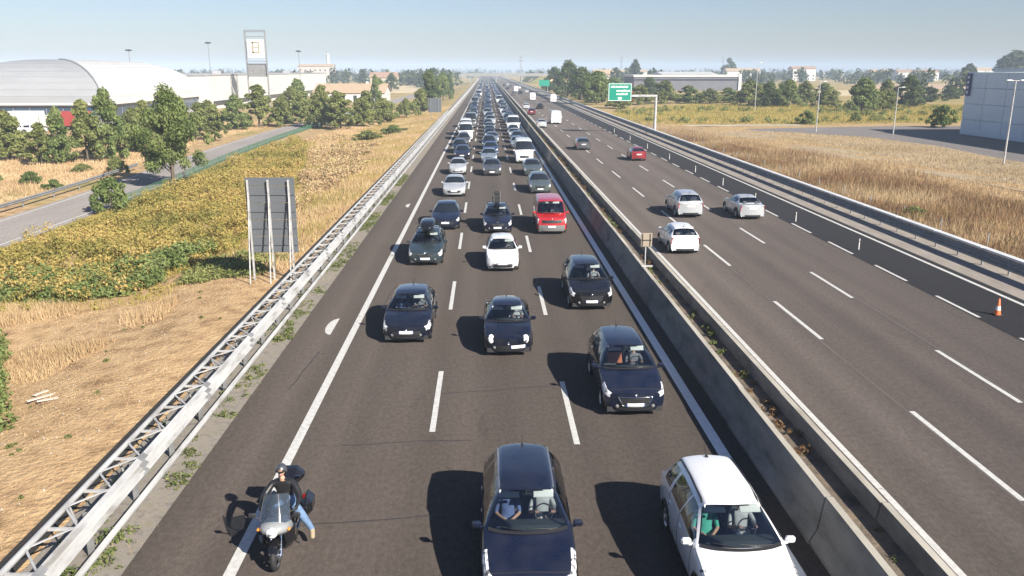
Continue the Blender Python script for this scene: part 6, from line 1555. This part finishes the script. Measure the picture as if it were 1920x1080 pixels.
# ------------------------------------------------------------------ ground cover
def in_poly(px, py, poly):
    poly = np.array(poly); x0, y0 = poly.T; x1, y1 = np.roll(poly, -1, 0).T; c = np.zeros(len(px), bool)
    for a, b, d, e in zip(x0, y0, x1, y1):
        if b != e: c ^= ((b > py) != (e > py)) & (px < (d - a) * (py - b) / (e - b) + a)
    return c
def scatter(rng, poly, n):
    poly = np.array(poly); lo, hi = poly.min(0), poly.max(0); out = []
    while sum(map(len, out)) < n:
        p = lo + rng.random((n, 2)) * (hi - lo); out.append(p[in_poly(p[:, 0], p[:, 1], poly)])
    return np.concatenate(out)[:n]
def vnoise(x, y, s, seed=0):
    return .5 + .25 * np.sin(x * s + 1.7 * seed + 1.3 * np.sin(y * s * .7 + seed)) + .25 * np.sin(y * s * 1.3 + 2.1 * seed + 1.1 * np.sin(x * s * .9))
def blades(name, label, poly, n, hmin, hmax, mat, seed, width=.02, clump=None, keep=None, lean=.35, cat='grass'):
    rng = np.random.default_rng(seed); P = scatter(rng, poly, n)
    if keep is not None: P = P[keep(P[:, 0], P[:, 1], rng)]
    m = len(P); z = gz(P[:, 0], P[:, 1]) - .02; h = hmin + (hmax - hmin) * rng.random(m) ** 1.4 * (.5 + vnoise(P[:, 0], P[:, 1], .35, seed))
    a = rng.random(m) * 2 * math.pi; w = width * (.6 + .8 * rng.random(m)); l_ = h * lean * rng.normal(size=m); b = rng.random(m) * 6.28
    dx, dy = np.cos(a) * w, np.sin(a) * w
    V = np.stack([np.stack([P[:, 0] - dx, P[:, 1] - dy, z], -1), np.stack([P[:, 0] + dx, P[:, 1] + dy, z], -1), np.stack([P[:, 0] + np.cos(b) * l_, P[:, 1] + np.sin(b) * l_, z + h], -1)], 1).reshape(-1, 3)
    o = inst(name, mesh_np(name, V, np.arange(3 * m).reshape(m, 3), [MATS[mat]])); return tag(o, label, cat, kind='stuff')
def thicket(name, label, poly, nclump, nleaf, size, hmax, rad, mat, seed, cat='shrubs', keep=None, base=0.0):
    rng = np.random.default_rng(seed); P = scatter(rng, poly, nclump)
    if keep is not None: P = P[keep(P[:, 0], P[:, 1], rng)]
    hh = hmax * (.15 + .85 * vnoise(P[:, 0], P[:, 1], .42, seed)) * rng.random(len(P)) ** .5
    C = np.stack([P[:, 0], P[:, 1], gz(P[:, 0], P[:, 1]) + hh + base], -1); V, F = leaves(rng, C, rad * (.6 + .8 * rng.random(len(C))), nleaf, size)
    o = inst(name, mesh_np(name, V, F, [MATS[mat]])); return tag(o, label, cat, kind='stuff')
THK = [(-23.6, 38.2), (-19.6, 37.4), (-17.0, 38.8), (-17.2, 42.6), (-15.6, 45.6), (-15.2, 54), (-17.0, 68), (-20, 86), (-22, 101), (-29, 130), (-31.2, 120), (-30.3, 100), (-29.6, 86), (-28.4, 72), (-28.6, 60), (-28.9, 46), (-27, 42)]
thicket('vine_thicket', 'yellow green vine thicket covering the bank left of the motorway', THK, 3600, 120000, .085, .85, .36, 'leaf_vine', 51, keep=lambda x, y, r: vnoise(x, y, .5, 9) + .5 * r.random(len(x)) > .42)
MOUND = np.random.default_rng(77); MP = scatter(MOUND, THK, 70); cc = []; cr_ = []
for x, y in MP:
    for q in range(9): cc.append((x + MOUND.normal() * .55, y + MOUND.normal() * .6, float(gz(x, y)) + .25 + MOUND.random() * .95)); cr_.append(.28 + .25 * MOUND.random())
V, F = leaves(MOUND, np.array(cc), np.array(cr_), 26000, .08); tag(inst('shrub_mounds', mesh_np('shrub_mounds', V, F, [MATS['leaf_vine']])), 'taller olive shrubs rising out of the vine thicket', 'shrubs', kind='stuff')
FR = [(-25, 35.5), (-19, 35.6), (-15.2, 37), (-14.6, 44), (-13.6, 54), (-14.6, 68), (-17.6, 86), (-20, 101), (-27, 132), (-31.2, 120), (-30.3, 100), (-29.6, 86), (-28.4, 72), (-28.6, 60), (-28.9, 46)]
thicket('fringe_weeds', 'ragged weeds fringing the vine thicket', FR, 1500, 34000, .07, .35, .24, 'leaf_yellow', 58, keep=lambda x, y, r: vnoise(x, y, .9, 6) + .5 * r.random(len(x)) > .62)
blades('fringe_grass', 'yellow green grass fringing the vine thicket', FR, 60000, .10, .55, 'leaf_yellow', 59, .014, keep=lambda x, y, r: vnoise(x, y, .7, 2) + .5 * r.random(len(x)) > .66)
thicket('dry_brush', 'reddish dry brush on the bank behind the vine thicket', [(-14.2, 60), (-16.4, 72), (-19.4, 88), (-21.6, 102), (-28.6, 132), (-24, 140), (-15.5, 118), (-12.6, 84)], 900, 40000, .10, .55, .42, 'dry_brush', 57, keep=lambda x, y, r: vnoise(x, y, .16, 2) + .5 * r.random(len(x)) > .62)
thicket('vine_thicket', 'darker green shrubs heaped at the near edge of the thicket', [(-24, 38.6), (-19.6, 37.8), (-16.9, 39.4), (-16.6, 45.6), (-15.6, 47.5), (-17.4, 49), (-19, 45), (-22, 43), (-25, 43)], 330, 22000, .10, 1.25, .50, 'leaf_tree', 52)
thicket('creeper', 'low green creepers under the grey road sign', [(-15.4, 39.6), (-11.2, 39.6), (-10.6, 43.5), (-12.5, 45.5), (-15.4, 45.4)], 240, 9000, .08, .22, .35, 'leaf_olive', 53)
thicket('shrubs', 'green shrubs at the left picture edge in the foreground', [(-21.6, 34.5), (-19.2, 31.6), (-17.8, 28.4), (-15.7, 25.6), (-14.2, 22.6), (-13.8, 20), (-18, 20), (-24, 30)], 300, 26000, .085, 1.0, .42, 'leaf_tree', 54, keep=lambda x, y, r: (x < -0.62 * y + .55 + .7 * np.sin(y * 1.1)) )
STRAW = [(-10.15, 12), (-10.15, 40), (-15.5, 40), (-19, 37.5), (-28, 40), (-28, 20), (-14, 12)]
blades('dry_grass', 'short dry straw grass on the bank left of the guardrail', STRAW, 95000, .02, .10, 'straw_blades', 61, .010, lean=1.0)
blades('dry_grass', 'taller pale straw tufts at the left of the dry bank', [(-28, 38.6), (-14.5, 38.6), (-13.5, 33), (-15.5, 27), (-21, 27), (-26, 32)], 50000, .12, .5, 'straw_blades', 62, .014, keep=lambda x, y, r: vnoise(x, y, .8, 4) + .25 * r.random(len(x)) > .78)
blades('dry_grass', 'mixed dry grass between thicket and guardrail', [(-10.15, 40), (-15, 45), (-14.6, 56), (-16.4, 70), (-19.6, 88), (-22, 104), (-29, 135), (-24, 190), (-9.8, 240)], 150000, .08, .42, 'straw_blades', 63, .02)
blades('green_grass', 'olive grass patches between thicket and guardrail', [(-10.15, 43), (-15, 46), (-15, 62), (-17, 80), (-20, 104), (-24, 140), (-18, 200), (-9.8, 240)], 90000, .08, .40, 'leaf_yellow', 64, .022, keep=lambda x, y, r: vnoise(x, y, .21, 7) + .35 * r.random(len(x)) + .25 * (x > -13.5) > .62)
blades('dry_grass', 'orange dry grass beyond the service road', [(-38.5, 58), (-39.5, 76), (-41, 100), (-44, 130), (-41, 180), (-54, 180), (-60, 100), (-60, 58)], 70000, .10, .45, 'straw_blades', 65, .03)
blades('green_grass', 'bright grass strip along the near edge of the service road', [(-29.6, 44), (-27.2, 44), (-27.4, 66), (-29.0, 90), (-31.6, 120), (-32.4, 120), (-30.6, 90), (-29.7, 70)], 26000, .08, .35, 'leaf_yellow', 66, .02)
blades('brown_grass', 'tall brown reedy grass behind the right guardrail', [(27.0, 30), (27.0, 150), (31, 152), (36, 118), (41, 90), (45, 60), (46, 34)], 230000, .15, .75, 'brown_blades', 67, .02, lean=.35, keep=lambda x, y, r: r.random(len(x)) < 1.15 - (x - 27) / (9 + .05 * y) * .8)
foliage('rust_reeds', [(0.12, 0.065, 0.035), (0.22, 0.125, 0.065), (0.32, 0.20, 0.10), (0.24, 0.21, 0.07)], trans=.2, patch=.3)
blades('reed_grass', 'dark red brown reeds closest to the right guardrail', [(27.2, 28), (27.2, 120), (30.5, 118), (38, 80), (43, 30)], 120000, .2, .9, 'rust_reeds', 76, .022, lean=.25, keep=lambda x, y, r: vnoise(x, y, .3, 5) + .5 * r.random(len(x)) - (x - 27) * .02 > .55)
blades('dry_grass', 'shorter pale grass between the reeds and the yard', [(31, 150), (36, 118), (40, 90), (44, 60), (46, 34), (62, 34), (60, 72), (58.6, 92), (60, 110), (57.5, 124), (49, 134), (38, 142)], 120000, .06, .30, 'pale_blades', 68, .022, lean=.6)
blades('green_grass', 'olive meadow grass behind the yard', [(27.5, 152), (36, 156), (70, 156), (120, 168), (170, 215), (120, 250), (60, 245), (36, 215), (28, 190)], 90000, .15, .7, 'leaf_yellow', 69, .05)
thicket('meadow_shrubs', 'scattered low shrubs in the right hand meadow', [(30, 160), (60, 158), (120, 172), (150, 215), (110, 240), (50, 238), (32, 205)], 420, 16000, .22, .6, .8, 'leaf_olive', 70, keep=lambda x, y, r: vnoise(x, y, .10, 3) > .48)
thicket('verge_weeds', 'green weeds growing through the gravel under the left guardrail', [(-8.05, 6), (-7.35, 6), (-7.35, 80), (-8.05, 80)], 620, 19000, .045, .14, .17, 'weed_green', 71, keep=lambda x, y, r: (vnoise(x, y, .9, 2) > .44))
thicket('verge_weeds', 'weeds behind the left guardrail posts', [(-9.1, 6), (-8.1, 6), (-8.1, 90), (-9.1, 90)], 260, 7000, .05, .16, .2, 'weed_green', 72, keep=lambda x, y, r: vnoise(x, y, .7, 5) > .5)
blades('verge_grass', 'dry grass tufts along the left kerb', [(-8.0, 6), (-7.3, 6), (-7.3, 120), (-8.0, 120)], 15000, .03, .16, 'straw_blades', 73, .008, keep=lambda x, y, r: vnoise(x, y, 1.1, 8) > .45)
thicket('median_weeds', 'rusty dead weeds growing between the concrete barriers', [(7.22, 8), (8.02, 8), (8.02, 120), (7.22, 120)], 420, 12000, .035, .18, .13, 'rust_weed', 74, base=.60, keep=lambda x, y, r: vnoise(x, y, .55, 3) > .50)
thicket('median_weeds', 'sparse green weeds growing between the concrete barriers', [(7.22, 8), (8.02, 8), (8.02, 160), (7.22, 160)], 240, 5500, .045, .18, .15, 'weed_green', 75, base=.60, keep=lambda x, y, r: vnoise(x, y, .4, 6) > .58)
thicket('bank_weeds', 'small green weed tufts dotted over the dry bank', [(-10.6, 14), (-10.6, 38), (-15, 38), (-17, 30), (-13.4, 18)], 50, 1500, .03, .04, .09, 'weed_green', 80, keep=lambda x, y, r: r.random(len(x)) < .5)
prng = np.random.default_rng(81); PP = scatter(prng, [(-10.4, 14), (-10.4, 39), (-16, 37), (-19, 33), (-14, 20)], 160); pb = MB()
for x, y in PP:
    s_ = .015 + .035 * prng.random(); z_ = float(gz(x, y)); pb.add([(x - s_, y, z_), (x, y - s_, z_), (x + s_, y, z_), (x, y + s_, z_), (x, y, z_ + s_)], [(0, 1, 4), (1, 2, 4), (2, 3, 4), (3, 0, 4)])
noisy('pebble', [(0.22, 0.19, 0.15), (0.40, 0.36, 0.30)], scale=3, rough=.9); tag(pb.build('pebbles', MATS['pebble']), 'pale pebbles scattered over the dry bank', 'stones', kind='stuff')
# pale litter and broken boards on the dry bank
simple('bleached_board', (0.50, 0.45, 0.38), 0.9)
for i, (x, y, l_, a) in enumerate(((-14.3, 25.0, .9, 40), (-13.9, 24.6, .6, 60), (-14.6, 25.5, .5, 25))):
    mb = MB(); mb.cbox((0, 0, .02), (.13, l_, .03), bev=.008); o = mb.build('board', MATS['bleached_board'], None, (x, y, float(gz(x, y)) + .03), R(-a)); tag(o, ['longest bleached board lying on the dry bank', 'short bleached board nearest the guardrail on the dry bank', 'shortest bleached board at the far end of the scrap on the bank'][i], 'board', 'scrap boards on the bank')
# ------------------------------------------------------------------ haze
m = bpy.data.materials.new('haze'); m.use_nodes = True; n_, l_ = nt(m); n_.remove(n_['Principled BSDF'])
pv = n_.new('ShaderNodeVolumePrincipled'); pv.inputs['Color'].default_value = (0.70, 0.84, 1.0, 1); pv.inputs['Density'].default_value = 0.00042; pv.inputs['Anisotropy'].default_value = -0.15
l_.new(pv.outputs[0], n_['Material Output'].inputs['Volume'])
mb = MB(); mb.box(-4800, 4800, -120, 4800, -3.2, 42); hz = mb.build('haze', m); tag(hz, 'thin summer haze over the plain', kind='stuff')
